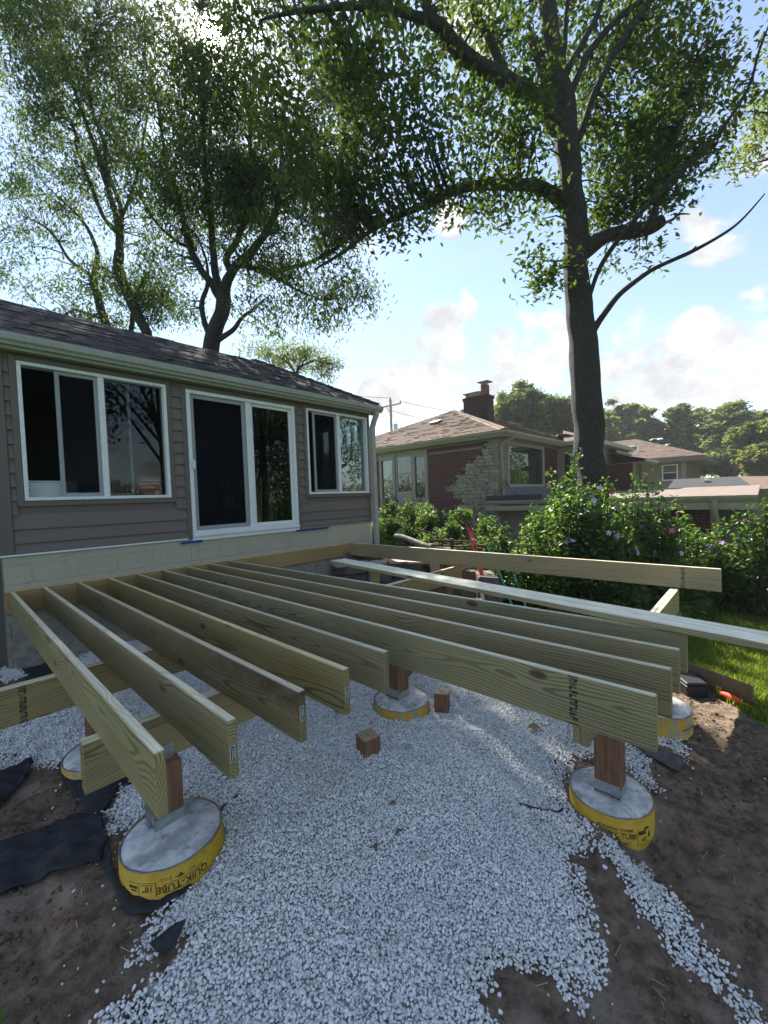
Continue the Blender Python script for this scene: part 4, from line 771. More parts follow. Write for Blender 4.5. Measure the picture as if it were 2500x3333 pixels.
mb = MB(); mb.prism([(1.345, 1.06), (1.41, 1.035), (1.43, .985), (1.60, .985), (1.62, 1.0), (1.62, 1.21), (1.60, 1.235), (1.36, 1.235), (1.345, 1.215)], 1, .150, .156); mb.build('sign_board', RED, sg)
for k, (a_, b_) in enumerate(((1.38, 1.59), (1.37, 1.60), (1.39, 1.56))): box('printed_line', PAPERW, sg, a_, b_, .1475, .149, 1.185 - k * .045, 1.196 - k * .045)
cc = MB(); pts = [(1.575 + .033 * math.cos(t), 1.03 + .033 * math.sin(t)) for t in np.linspace(0, 6.283, 17)[:-1]]; cc.prism(pts, 1, .1465, .1485); cc.build('emblem', YELLOW, sg); box('stake', PAPERW, sg, 1.47, 1.49, .157, .162, .962, 1.1)
bs = thing('bookshelf', 'tall dark bookshelf with pale book spines behind the right door pane', 'bookshelf', (3.9, 2.3, .4))
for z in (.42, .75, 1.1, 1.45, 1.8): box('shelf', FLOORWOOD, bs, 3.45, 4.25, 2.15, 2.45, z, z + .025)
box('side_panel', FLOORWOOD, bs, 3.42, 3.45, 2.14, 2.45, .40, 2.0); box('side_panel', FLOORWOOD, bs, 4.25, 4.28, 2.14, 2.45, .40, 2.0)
for z in (.775, 1.125):
    x = 3.5
    while x < 4.1:
        wd = rnd.uniform(.02, .05); box('book', rnd.choice((PAPERW, CURTAIN, TAUPE_W, BROWN_F)), bs, x, x + wd, 2.2, 2.36, z, z + rnd.uniform(.17, .24)); x += wd + rnd.choice((.003, .003, .06))
# ============================================================ DECK FRAME
deck = thing('deck_frame', 'unfinished deck frame of pale green-brown pine joists on beams and brown posts', 'deck frame', (0, 0, -.235))
JW, JH = .038, .233
def plank_me(L, wd=JW, h=JH, ch=.004): 
    """board along local -Y, cut into a few lengths so that it can bow"""
    return MB().box(0, wd, -L, 0, -h, 0, ch).mesh('board')
def lumber(name, L, loc, rotz=0, tint=(1, 1, 1), parent=deck, wd=JW, h=JH, rx=0, label=None):
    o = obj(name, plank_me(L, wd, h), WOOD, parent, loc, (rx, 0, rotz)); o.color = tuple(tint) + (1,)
    if label: o['label'] = label
    return o
lumber('ledger_board', 4.885, (0.0, 0.001, -.001), math.pi / 2, (1.22, 1.02, .70))
ends = [4.294, 4.300, 4.315, 4.296, 4.301, 5.504, 5.510, 5.503, 5.500]
dxe = [.03, -.008, .007, -.015, -.03, -.015, .007, .01, .025]
tints = [(1.15, 1.15, 1.06), (1.08, 1.09, 1.0), (.88, .82, .72), (1.02, .96, .68), (.84, .84, .76), (.92, .96, .88), (.86, .85, .76), (.93, .92, .82), (.84, .91, .86)]
J = []
for i in range(9):
    x0 = i * .3048 + (.036 if i == 0 else 0)
    o = lumber('joist', ends[i] - .001, (x0, -.001, rnd.uniform(-.002, .0)), (0 if i == 0 else 1) * dxe[i] / ends[i], tints[i]); J.append(o)
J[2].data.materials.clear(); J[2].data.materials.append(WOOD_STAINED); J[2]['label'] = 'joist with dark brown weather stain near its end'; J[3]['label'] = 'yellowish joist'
rim = lumber('rim_joist', 5.513, (4.886, .0, 0), 0, (1.15, 1.16, 1.08), label='long outer joist standing apart on the far side')
# dark weather stain on the third joist and pale mill patch on the eighth: thin printed films of their own
# beams: two boards each, under the joists
BZ = -.2345
def beam(y, x0, x1, xs, tint):
    for k in range(2):
        lumber('beam_board', x1[k] - x0[k], (x0[k], y + k * .0385, BZ), math.pi / 2, tint)
beam(-3.542, (-.031, -.029), (2.28, 2.28), None, (1.08, 1.05, .92))
beam(-5.168, (1.76, 1.762), (4.84, 4.838), None, (1.05, 1.06, .95))
beam(-2.45, (-.62, -.60), (3.71, 5.0), None, (1.05, 1.0, .84))
def post(cx, cy, zb, zt, s=.07):
    p = MB().box(-s, s, -s, s, 0, zt - zb - .004, .004).build('post', REDWOOD, deck, loc=(cx, cy, zb + .004))
    cap = MB(); cyb = min((-3.5035, -5.1295, -2.4115), key=lambda q: abs(q - cy))
    for sx in (-1, 1):                                   # galvanised saddle that holds the beam
        cap.box(cx - .055, cx + .055, cyb + sx * .0415 - .0015 , cyb + sx * .0415 + .0015, zt - .04, zt + .075)
    cap.box(cx - .07, cx + .07, cyb - .043, cyb + .043, zt - .0035, zt - .0005)
    c = cap.build('post_cap', GALV, p); 
    bolts = MB()
    for sx in (-1, 1):
        for bx in (-.03, .03): bolts.tube([(cx + bx, cyb + sx * .043, zt + .05), (cx + bx, cyb + sx * .05, zt + .05)], .006, 6)
    bolts.build('post_cap_bolts', GALV, p)
    base = MB(); base.box(cx - s - .003, cx + s + .003, cy - s - .0035, cy - s - .0008, zb, zb + .06, .0); base.box(cx - s - .003, cx + s + .003, cy + s + .0008, cy + s + .0035, zb, zb + .06)
    base.box(cx - s - .0035, cx - s - .0008, cy - s, cy + s, zb + .022, zb + .085); base.box(cx + s + .0008, cx + s + .0035, cy - s, cy + s, zb + .0, zb + .05); base.box(cx - s, cx + s, cy - s, cy + s, zb - .004, zb + .002)
    base.box(cx - s - .02, cx - s - .004, cy - .025, cy + .025, zb - .002, zb + .018)
    return p, base.build('post_base', GALV, p)
def text_me(s, size, bold=0):
    cu = bpy.data.curves.new('lettering', 'FONT'); cu.body = s; cu.size = size; cu.offset = bold; cu.align_x = 'CENTER'; cu.align_y = 'CENTER'; cu.resolution_u = 2
    o = bpy.data.objects.new('lettering', cu); COL.objects.link(o); bpy.context.view_layer.update()
    me = bpy.data.meshes.new_from_object(o.evaluated_get(bpy.context.evaluated_depsgraph_get())); COL.objects.unlink(o); bpy.data.objects.remove(o); return me
def wrap(me, R, cx, cy, zc, a0, flip):
    for v in me.vertices:
        u, q = v.co.x, v.co.y
        if flip: u, q = -u, -q
        a = a0 + u / R; v.co = Vector((cx + R * math.cos(a), cy + R * math.sin(a), zc + q))
    return me
def ring_patch(R, cx, cy, a0, a1, z0, z1, n=10):
    v = []; f = []
    for i in range(n + 1):
        a = a0 + (a1 - a0) * i / n; v += [(cx + R * math.cos(a), cy + R * math.sin(a), z0), (cx + R * math.cos(a), cy + R * math.sin(a), z1)]
    for i in range(n): f.append((2 * i, 2 * i + 2, 2 * i + 3, 2 * i + 1))
    return v, f
def footing(cx, cy, zt, zb, lab, worn=0, prints=None):
    t = thing('concrete_footing', lab, 'footing', (cx, cy, zb), 'round concrete deck footings')
    R = .2225; mb = MB(); rings = []; n = 56
    for k, (rr, dz) in enumerate(((0, .004), (.10, .0035), (.18, .0), (R - .006, -.006), (R, -.012), (R, -.03))):
        rings.append([(rr * math.cos(6.28318 * i / n), rr * math.sin(6.28318 * i / n), dz + .0025 * noise.noise(Vector((rr * math.cos(6.28 * i / n) * 9, rr * math.sin(6.28 * i / n) * 9, cx)))) for i in range(n)])
    v = [q for r in rings for q in r]; f = [(k * n + i, k * n + (i + 1) % n, (k + 1) * n + (i + 1) % n, (k + 1) * n + i) for k in range(len(rings) - 1) for i in range(n)]
    mb.add(v, f, True).build('concrete_core', CONCRETE, t, loc=(cx, cy, zt))
    tb = MB(); r0, r1 = .2235, .2315; v = []; f = []
    for i in range(n):
        a = 6.28318 * i / n; top = -.006 + .006 * noise.noise(Vector((math.cos(a) * 3, math.sin(a) * 3, cx * 3)))
        for rr, zz in ((r0, -.03), (r0, top - .002), (r1, top), (r1, zb - zt)): v.append((rr * math.cos(a), rr * math.sin(a), zz))
    for i in range(n):
        for k in range(3): f.append((i * 4 + k, ((i + 1) % n) * 4 + k, ((i + 1) % n) * 4 + k + 1, i * 4 + k + 1))
    tube = tb.add(v, f, True).build('form_tube', TUBE_WORN if worn else TUBE, t, loc=(cx, cy, zt))
    rp = .2322
    for (s_, size, adeg, zc, flip, bold) in (prints or []):
        obj('printed_text', wrap(text_me(s_, size, bold), rp, cx, cy, zc, math.radians(adeg), flip), INK_B, tube)
    return t, tube, rp
def print_lines(tube, cx, cy, rp, segs):
    mb = MB()
    for a0, a1, z0, z1 in segs: mb.add(*ring_patch(rp, cx, cy, math.radians(a0), math.radians(a1), z0, z1))
    mb.build('printed_lines', INK_B, tube)
t, tube, rp = footing(.294, -3.645, -.779, -1.15, 'nearest left round footing, yellow form printed upside down, in the gravel edge', 0,
    [('QUIK-TUBE', .044, -100, -.872, True, .0008), ('18"', .036, -137, -.862, True, .0007)])
print_lines(tube, .294, -3.645, rp, [(-121, -79, -.8535, -.851), (-121, -79, -.893, -.891), (-160, -128, -.836, -.834), (-128.4, -127.6, -.90, -.834), (-147.4, -146.8, -.90, -.834), (-144, -131, -.846, -.843), (-160, -149, -.862, -.850), (-124, -112, -.828, -.826), (-124, -112, -.836, -.8345), (-112.5, -111.9, -.848, -.818), (-95, -87, -.838, -.8362), (-95, -87, -.831, -.8293), (-88, -80, -.843, -.8415), (-79.6, -79, -.87, -.835), (-106, -99, -.842, -.835), (-104, -101, -.834, -.825), (-109, -106, -.8345, -.8315), (-158, -150, -.875, -.868)])
t, tube, rp = footing(2.298, -5.125, -1.001, -1.45, 'nearest right round footing, tall yellow form printed BUILDING FORMS, half dug out of the dirt', 0,
    [('BUILDING FORMS', .0235, -159, -1.0755, False, .0006), ('QUIK-TUBE', .037, -155, -1.1105, False, .0008), ('18"', .03, -120, -1.135, False, .0007)])
print_lines(tube, 2.298, -5.125, rp, [(-178, -140, -1.0905, -1.0885), (-176, -136, -1.0955, -1.0945), (-176, -136, -1.1275, -1.1262), (-136.6, -136, -1.127, -1.095), (-130.5, -129.8, -1.165, -1.073), (-130, -113, -1.165, -1.1635), (-113, -112.4, -1.165, -1.15), (-129, -117, -1.105, -1.082), (-120, -111, -1.08, -1.066), (-112, -108, -1.13, -1.10), (-152, -141, -1.16, -1.1585), (-152, -141, -1.14, -1.1385), (-152.6, -152, -1.16, -1.139), (-141, -140.4, -1.16, -1.139), (-150, -143, -1.153, -1.1455)])
footing(2.15, -3.57, -.845, -1.1, 'round footing with scuffed grey-patched yellow form in the middle of the gravel', 1)
t, tube, rp = footing(3.45, -5.19, -.9, -1.3, 'far right round footing with faded yellow form beside the dark soil bank', 1, [('QUIK-TUBE', .03, -110, -1.0, False, .0008)])
print_lines(tube, 3.45, -5.19, rp, [(-125, -93, -.975, -.972), (-125, -93, -1.03, -1.027)])
footing(.26, -2.50, -.8, -1.05, 'small looking round footing half hidden behind the cut beam end, far left', 1)
for q in ((.30, -3.53, -.779, -.4675), (2.15, -3.53, -.845, -.4675), (2.29, -5.1295, -1.001, -.4675), (3.45, -5.1295, -.9, -.4675), (.26, -2.4115, -.8, -.4675), (4.70, -5.1295, -1.12, -.4675), (4.55, -2.4115, -1.0, -.4675), (3.0, -2.4115, -.93, -.4675)): post(*q)
for (fx, fy, zt, lab) in ((4.70, -5.16, -1.12, 'round footing under the far beam end, at the lawn edge'), (4.55, -2.44, -1.02, 'round footing in front of the stone pit'), (3.0, -2.44, -.90, 'round footing below the middle beam, behind the joists')): footing(fx, fy, zt, zt - .3, lab, 1)
# factory tags on three joist ends
def lumber_tag(j, x0, x1, y, z0, z1, tilt):
    a = MB(); a.box(x0, x1, y - .0016, y - .0004, z0, z1); o = a.build('lumber_tag', TAG_W, j)
    b = MB(); b.box(x0 + .0022, x1 - .0022, y - .0022, y - .0017, z0 + .003, z1 - .003); b.build('tag_print', TAG_G, j)
    c = MB(); k = 7; hz = (z1 - z0 - .014) / k; wx = (x1 - x0)
    for i in range(k):                                   # a row of unreadable pale capitals set sideways
        zz = z0 + .007 + i * hz; c.box(x0 + .005, x0 + .005 + wx * .33, y - .0027, y - .0023, zz, zz + hz * .28); c.box(x0 + .005, x0 + .005 + wx * .33, y - .0027, y - .0023, zz + hz * .5, zz + hz * .74)
        c.box(x0 + .005, x0 + .008, y - .0027, y - .0023, zz, zz + hz * .7)
    c.box(x0 + wx * .56, x0 + wx * .61, y - .0027, y - .0023, z0 + .012, z1 - .02); c.box(x0 + wx * .74, x0 + wx * .82, y - .0027, y - .0023, z0 + .02, z1 - .008)
    c.build('tag_lettering', TAG_W, j)
lumber_tag(J[1], .300, .321, -4.3005, -.168, -.100, 0); lumber_tag(J[2], .620, .640, -4.3155, -.134, -.066, 0); lumber_tag(J[3], .903, .924, -4.2965, -.166, -.094, 0)
# smudged ink stamps across the faces
def stamp(parent, plane, c0, along, ztop, zbot, seed, wid=.034):
    r = random.Random(seed); mb = MB(); z = ztop
    def bx(u0, u1, z0, z1):
        if plane == 'x': mb.add([(c0, u0, z0), (c0, u1, z0), (c0, u1, z1), (c0, u0, z1)], [(0, 1, 2, 3)])
        else: mb.add([(u0, c0, z0), (u1, c0, z0), (u1, c0, z1), (u0, c0, z1)], [(0, 1, 2, 3)])
    a = along; b = along + wid * (1 if plane == 'y' else -1)
    bx(min(a, b) - .006, max(a, b) + .006, z - .006, z); z -= .011
    lo, hi = min(a, b), max(a, b); w_ = hi - lo
    while z > zbot + .018:                                # letters lying on their side
        h = r.uniform(.012, .02); t_ = r.random()
        bx(lo + r.uniform(0, .004), hi - r.uniform(0, .004), z - .005, z)
        if t_ < .6: bx(lo + r.uniform(0, .003), hi - r.uniform(0, .006), z - h, z - h + .0048)
        if t_ > .25: bx(*((lo, lo + w_ * .3) if r.random() < .5 else (hi - w_ * .3, hi)), z - h, z)
        if t_ > .75: bx(lo + w_ * .35, lo + w_ * .62, z - h, z)
        z -= h + r.uniform(.003, .006)
    bx(lo - .004, hi + .004, zbot, zbot + .007); mb.build('ink_stamp', INK, parent)
stamp(J[5], 'x', 5 * .3048 - .0150, -5.165, -.004, -.230, 3, .036); stamp(J[7], 'x', 7 * .3048 - .0022 + .0092 , -5.155, -.004, -.10, 5, .036) if False else None
stamp(rim, 'x', 4.8855, -5.18, -.004, -.228, 7, .034); bm_objs = [o for o in bpy.data.objects if o.name.startswith('beam_board')]
stamp(bm_objs[4], 'y', -2.4505, -.147, BZ - .004, BZ - .230, 9, .036)

# loose plank thrown across the frame
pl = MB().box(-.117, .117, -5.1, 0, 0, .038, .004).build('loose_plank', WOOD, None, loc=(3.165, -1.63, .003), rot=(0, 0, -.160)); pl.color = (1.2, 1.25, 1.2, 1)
tag(pl, 'grey-green plank lying flat and askew across the far joists, its end out of the picture', 'plank')
so = MB().box(-.07, .07, -.019, .019, 0, .232, .003).build('support_block', WOOD, None, loc=(3.05, -2.43, BZ + .0005)); tag(so, 'short pine offcut standing on the middle beam under the loose plank', 'wood block'); so.color = (1, .95, .8, 1)
def wood_block(cx, cy, z, sx, sy, sz, rz_, lab, tilt=0):
    t = thing('wood_block', lab, 'wood block', (cx, cy, z), 'offcuts of brown post timber', rz_)
    b = MB().box(-sx, sx, -sy, sy, 0, sz, .004).build('block_body', REDWOOD, None, loc=(cx, cy, z), rot=(tilt, 0, rz_)); put(b, t)
    e = MB().box(-sx + .002, sx - .002, -sy + .002, sy - .002, sz - .001, sz + .0012).build('sawn_end', ENDGRAIN, None, loc=(cx, cy, z), rot=(tilt, 0, rz_)); put(e, t)
    h = MB().tube([(0, 0, sz + .0008), (0, 0, sz + .0022)], .008, 10).build('pith_mark', REDWOOD, None, loc=(cx, cy, z), rot=(tilt, 0, rz_)); put(h, t)
wood_block(1.545, -3.775, -.962, .062, .065, .145, -.25, 'brown cube of post timber with pale sawn top, alone on open gravel')
wood_block(2.36, -3.84, -.95, .055, .06, .155, .5, 'upright brown timber block standing right beside the scuffed middle footing')
wood_block(2.62, -3.22, -.90, .05, .06, .17, .3, 'dark timber offcut behind the middle post, mostly hidden', .12)
# offcut board on edge, dark case and cord reel at the lawn
pw = MB().box(0, .95, -.009, .009, 0, .225, .002).build('board_offcut', flat('plywood_tan', (.21, .145, .085), .7, .15, 14, .1), None, loc=(4.372, -5.757, -1.165), rot=(0, 0, math.atan2(.41, .24)))
tag(pw, 'tan board standing on edge between the dirt bank and the sunny lawn', 'board')
tc_ = thing('tool_case', 'black lidded tool case on the ground behind the joist ends', 'tool case', (4.50, -5.29, -1.15), None, 1.0)
b = MB().box(-.16, .16, -.09, .09, 0, .12, .012).build('case_body', BLACKP, None, loc=(4.44, -5.28, -1.15), rot=(0, 0, .6)); put(b, tc_)
b = MB().box(-.162, .162, -.092, .092, .123, .15, .01).build('case_lid', BLACKP, None, loc=(4.44, -5.28, -1.15), rot=(0, 0, .6)); put(b, tc_)
b = MB().tube([(-.06, -.095, .13), (-.06, -.12, .14), (.06, -.12, .14), (.06, -.095, .13)], .008, 6).build('handle', BLACKP, None, loc=(4.44, -5.28, -1.15), rot=(0, 0, .6)); put(b, tc_)
rl_ = thing('cord_reel', 'orange mason line wound on a yellow reel, lying in the grass', 'cord reel', (4.40, -5.60, -1.1)); ra = Vector((4.40, -5.53, -1.07)); rb = Vector((4.315, -5.68, -1.085))
MB().tube([ra.lerp(rb, k / 8) for k in range(9)], [.012, .022, .026, .027, .026, .027, .025, .02, .012], 10).build('cord', ORANGE, rl_)
MB().tube([ra + (ra - rb) * .18, ra], .005, 6).tube([ra + Vector((0, 0, -.03)), ra + Vector((.012, .012, .0)), ra + Vector((0, 0, .04))], .006, 6).tube([ra + Vector((.02, .02, -.03)), ra + Vector((.02, .03, .04)), ra + Vector((0, 0, .04))], .005, 6).tube([rb + Vector((0, 0, -.025)), rb + Vector((0, 0, .028))], .006, 6).tube([rb, rb + (rb - ra) * .75], .0055, 6).build('reel_frame', YELLOW, rl_)
# dry leaves on the gravel and straw on the dirt, a few black hose bits
for (lx, ly, lab, sz) in ((1.30, -4.22, 'curled brown dry leaf on gravel just below the timber cube', .05), (1.19, -4.36, 'small tan dry leaf on the open gravel', .045), (1.03, -4.33, 'dry leaf on the gravel nearest to the joist tips', .05), (2.62, -4.52, 'large folded grey-brown leaf on gravel by the long joist', .11), (1.72, -3.25, 'pale dry leaf on gravel left of the middle footing', .08)):
    z = float(surf(lx, ly)) + .022; mb = MB(); a_ = rnd.uniform(0, 6); pts = []
    for k in range(7):
        t = k / 6; wd = math.sin(math.pi * min(.98, t + .02)) * .36 * sz; pts.append((t * sz - sz / 2, wd, abs(wd) * .5)); pts.append((t * sz - sz / 2, 0, 0)); pts.append((t * sz - sz / 2, -wd, abs(wd) * .7))
    mb.add(pts, [(k * 3 + q, k * 3 + 3 + q, k * 3 + 4 + q, k * 3 + 1 + q) for k in range(6) for q in (0, 1)], True)
    tag(mb.build('dry_leaf', DEADLEAF, None, loc=(lx, ly, z), rot=(.2, .15, a_)), lab, 'leaf', 'dry leaves on the gravel')
for (pts, lab) in ((((.52, -3.62), (.6, -3.55), (.70, -3.53)), 'short black hose end poking from the gravel behind the nearest left footing'), (((1.90, -4.72), (1.97, -4.83), (2.0, -4.92), (2.05, -4.93)), 'thin black hose piece running to the nearest right footing')):
    tag(MB().tube([(x, y, float(surf(x, y)) + .016) for x, y in pts], .006, 8).build('hose_piece', BLACKP), lab, 'hose', 'bits of black hose')
# ============================================================ BRICK HOUSE NEXT DOOR (aligned with the sunroom)
HX, HY = 10.566, -.238
bh = thing('brick_house', 'red brick ranch house with buff stone corner, hipped tan roof and dark chimney', 'house', (HX, HY, -1.3))
wl = MB()
for y0, y1, z0, z1 in ((HY + .008, 2.30, -1.4, 2.42), (2.30, 4.49, -1.4, .52), (2.30, 4.49, 2.39, 2.42), (4.49, 9.0, -1.4, 2.42)): wl.box(HX + .008, HX + .25, y0, y1, z0, z1)
for x0, x1, z0, z1 in ((HX + .25, 11.10, -.2, 2.42), (11.10, 13.86, -.2, 1.02), (11.10, 13.86, 2.385, 2.42), (13.86, 15.4, -.2, 2.42)): wl.box(x0, x1, HY + .008, HY + .25, z0, z1)
wl = wl.build('wall', MORTAR, bh)
pieces = [0]
brick_cache = {}
def brick_me(l, h, axis):
    k = (round(l, 3), round(h, 3), axis)
    if k not in brick_cache:
        brick_cache[k] = (MB().box(0, .05, 0, l, 0, h, .0025) if axis == 'y' else MB().box(0, l, 0, .05, 0, h, .0025)).mesh('brick')
    return brick_cache[k]
rest = MB()
def brick(parent, axis, u, z, l, h, plane, single=True):
    loc = (plane + rnd.uniform(0, .003), u, z) if axis == 'y' else (u, plane + rnd.uniform(0, .003), z)
    if single and pieces[0] < 300: obj('brick', brick_me(l, h, axis), BRICK_M, parent, loc); pieces[0] += 1
    else:
        if axis == 'y': rest.box(loc[0], loc[0] + .05, u, u + l, z, z + h)
        else: rest.box(u, u + l, loc[1], loc[1] + .05, z, z + h)
CRS = .0722; BL = .2165
def stone_left(z):
    t = [(-1.4, .9), (-.4, .8), (0, .9), (.2, 1.12), (.4, 1.15), (.6, 1.0), (.75, 1.38), (.85, 1.22), (1.03, 1.72), (1.12, 1.5), (1.2, 1.3), (1.4, 1.22), (1.5, .95), (1.73, .85), (1.9, .5), (2.05, .3), (2.2, .2), (2.42, .09)]
    for (a, b), (c_, d) in zip(t[:-1], t[1:]):
        if a <= z <= c_: return b + (d - b) * (z - a) / (c_ - a)
    return .1
def row_edge(k):
    z = -1.2 + k * CRS; return stone_left(z) + (((k * 37) % 5) - 2) * .055
for k in range(47):
    z = -1.2 + k * CRS
    if z > 2.26: break
    if z < -.15: continue
    y = row_edge(k); off = BL * .5 * (k % 2)
    g0 = math.ceil((y - off) / BL) * BL + off
    if g0 - y > .05: brick(wl, 'y', y + .004, z, g0 - y - .014, .062, HX)
    while g0 < 9:
        l = BL - .011
        if .54 < z + .03 < 2.4 and g0 + l > 2.30 and g0 < 4.49:
            if g0 < 2.30 - .06: brick(wl, 'y', g0, z, 2.30 - g0, .062, HX)
            g0 += BL
            if g0 > 4.49 and g0 - 4.49 < BL: brick(wl, 'y', 4.49, z, g0 - 4.49 - .011, .062, HX, False)
            continue
        brick(wl, 'y', g0, z, l, .062, HX, g0 < 2.4 or g0 < 4.9 and g0 > 4.4); g0 += BL
y = .1
while y < 2.29: brick(wl, 'y', y, 2.266, .060, .118, HX, False); y += .0735
for k in range(20):                                       # right of the picture window
    z = .98 + k * CRS; x = 13.89 + (BL * .5 if k % 2 else 0)
    if k % 2: brick(wl, 'x', 13.89, z, BL * .5 - .011, .062, HY, False)
    while x < 15.1: brick(wl, 'x', x, z, min(BL - .011, 15.14 - x), .062, HY, False); x += BL
# buff stones laid in ragged courses, turning the corner
def stone_mesh(sd):
    bm = bmesh.new(); bmesh.ops.create_cube(bm, size=1); bmesh.ops.bevel(bm, geom=bm.edges[:], offset=.10, segments=1, affect='EDGES', clamp_overlap=True); r = random.Random(sd)
    for v in bm.verts: v.co += Vector((r.uniform(-.05, .05), r.uniform(-.03, .03), r.uniform(-.07, .07)))
    me = bpy.data.meshes.new('stone'); bm.to_mesh(me); bm.free(); me.materials.append(STONE_V); return me
st_m = [stone_mesh(k) for k in range(10)]
sb = MB().box(HX + .004, 11.07, HY + .004, HY + .02, .8, 2.40)
for k in range(50): sb.box(HX + .003, HX + .02, HY + .004, max(.05, row_edge(k) - .05), -1.2 + k * CRS, min(2.4, -1.2 + (k + 1) * CRS))
sb = sb.build('stone_backing', JOINT, bh)
z = -.72; ns = 0
while z < 2.37:
    h = rnd.choice((.055, .065, .075, .09, .11, .13)); h = min(h, 2.40 - z); y = HY - .012; lim = stone_left(min(z + h / 2, 2.4)) + rnd.uniform(-.12, .10)
    while y < lim - .03:
        l = min(rnd.uniform(.14, .46) * (1 if h < .09 else .75), lim - y); two = h > .095 and rnd.random() < .25
        if l < .05: break
        if ns < 285:
            for q in ((0, 1),) if not two else ((0, .5), (.5, 1)):
                hh = h * (q[1] - q[0]); o = obj('stone', rnd.choice(st_m), None, sb, (HX + .01 - rnd.uniform(.0, .018), y + l / 2, z + h * q[0] + hh / 2), (rnd.uniform(-.05, .05), 0, 0), (.085, l * .955, hh * .90)); ns += 1
        y += l
    x = HX
    if z > .82:
        while x < 11.04:
            l = min(rnd.uniform(.10, .3), 11.07 - x)
            if l < .05: break
            obj('stone', rnd.choice(st_m), None, sb, (x + l / 2, HY + .012 - rnd.uniform(0, .015), z + h / 2), (0, rnd.uniform(-.03, .03), 0), (l * .955, .075, h * .90)); ns += 1; x += l
    z += h
# lower wing along x = HX towards -y: brick below a low flat roof
lw = MB().box(HX + .03, HX + .3, -5.0, HY + .01, -1.6, .36).build('lower_wall', MORTAR, bh)
big = []
for k in range(28):
    z = -1.58 + k * CRS; y = -5.0 + (BL * .5 if k % 2 else 0)
    if z > .30: break
    if k % 2: brick(lw, 'y', -5.0, z, BL * .5 - .011, .062, HX + .018, -1.0 < z)
    while y < HY - .1:
        stone = z < .32 and y > -.238 - (1.0 - abs(z + .1) * .5) - rnd.uniform(0, .25)
        if stone:
            if ns < 298: obj('stone', rnd.choice(st_m), None, lw, (HX + .02, y + BL / 2, z + .034), (0, 0, 0), (.06, BL * .99, .066)); ns += 1
        else: brick(lw, 'y', y, z, BL - .011, .062, HX + .018, y < -3.6 and z > -1.1 or y > -2.1 and z > -.45)
        y += BL
tag(rest.build('brick_courses', BRICK_M, wl), kind='stuff')
eave = MB(); eave.box(10.10, HX + .6, -5.75, HY + .16, .36, .385).box(10.09, 10.115, -5.75, HY + .20, .385, .50, .004)
eave.build('low_soffit', EAVE, bh)
def kgutter(x0, y0, y1, ztop, sgn=-1):
    p = [(x0, ztop), (x0, ztop - .10), (x0 + sgn * .06, ztop - .10), (x0 + sgn * .07, ztop - .075), (x0 + sgn * .10, ztop - .055), (x0 + sgn * .11, ztop - .012), (x0 + sgn * .11, ztop), (x0 + sgn * .10, ztop), (x0 + sgn * .09, ztop - .04), (x0 + sgn * .055, ztop - .085), (x0 + sgn * .012, ztop - .085), (x0 + sgn * .012, ztop)]
    v = [(a, y0, b) for a, b in p] + [(a, y1, b) for a, b in p]; n = len(p)
    return MB().add(v, [tuple(range(n))[::-1], tuple(range(n, 2 * n))] + [(i, (i + 1) % n, n + (i + 1) % n, n + i) for i in range(n)])
kgutter(10.088, -5.75, -.12, .64).build('low_gutter', EAVE, bh)
MB().box(10.12, 10.15, -1.62, HY + .20, .64, .785, .004).box(10.16, 15.1, -1.62, HY, .62, .66).build('roof_membrane', MEMBRANE, bh)
MB().box(10.55, 15.1, HY - .035, HY - .004, .66, 1.0, .004).build('membrane_upstand', MEMB_GREY, bh)
MB().add([(10.1, -5.75, .635), (10.1, -1.63, .635), (19, -1.63, .80), (19, -5.75, .80), (10.1, -5.75, .60), (10.1, -1.63, .60), (19, -1.63, .6), (19, -5.75, .6)], [(0, 3, 2, 1), (0, 1, 5, 4), (0, 4, 7, 3), (1, 2, 6, 5)]).build('flat_roof', FLATROOF, bh)
MB().tube([(10.03, -5.10, .57), (10.05, -5.10, .36), (10.3, -5.12, .15), (10.5, -5.13, -.02), (10.52, -5.13, -1.5)], .055, 6).build('low_downspout', EAVE, bh)
for py in (-5.34, -5.48, -5.60): box('porch_post', BROWN_F, bh, 10.75, 10.86, py - .04, py + .04, -1.5, .36)
box('porch_wall', MORTAR, bh, 11.6, 11.7, -5.66, -5.0, -1.5, .36)
# upper eaves: soffit, fascia, gutter, downspout
OV = .40; GX, GY, GZ = HX - OV, HY - OV, 2.57
MB().box(GX + .03, 15.4, GY + .03, HY + .1, 2.425, 2.44).box(GX + .03, HX + .1, HY + .1, 9.2, 2.425, 2.44).build('soffit', EAVE, bh)
MB().box(HX - .01, HX + .1, HY - .01, 9.0, 2.39, 2.425).box(HX + .1, 15.15, HY - .01, HY + .05, 2.39, 2.425).build('frieze', EAVE, bh)
MB().box(GX + .01, GX + .03, GY + .01, 9.2, 2.43, 2.56).box(GX + .03, 14.75, GY + .01, GY + .03, 2.43, 2.56).build('fascia', EAVE, bh)
kgutter(GX + .01, GY - .1, 9.2, GZ + .005).build('gutter', EAVE, bh)
g2 = kgutter(0, GX - .1, 14.66, GZ + .003); MB().add([(y, GY + .01 + x, z) for x, y, z in g2.v], g2.f).build('gutter', EAVE, bh)
MB().tube([(10.62, GY - .05, 2.47), (10.62, GY - .02, 2.40), (10.60, HY - .10, 2.26), (10.62, HY - .06, 2.15), (10.66, HY - .06, .80), (10.72, HY - .20, .72), (10.80, HY - .36, .70)], .045, 8).build('downspout', EAVE, bh)
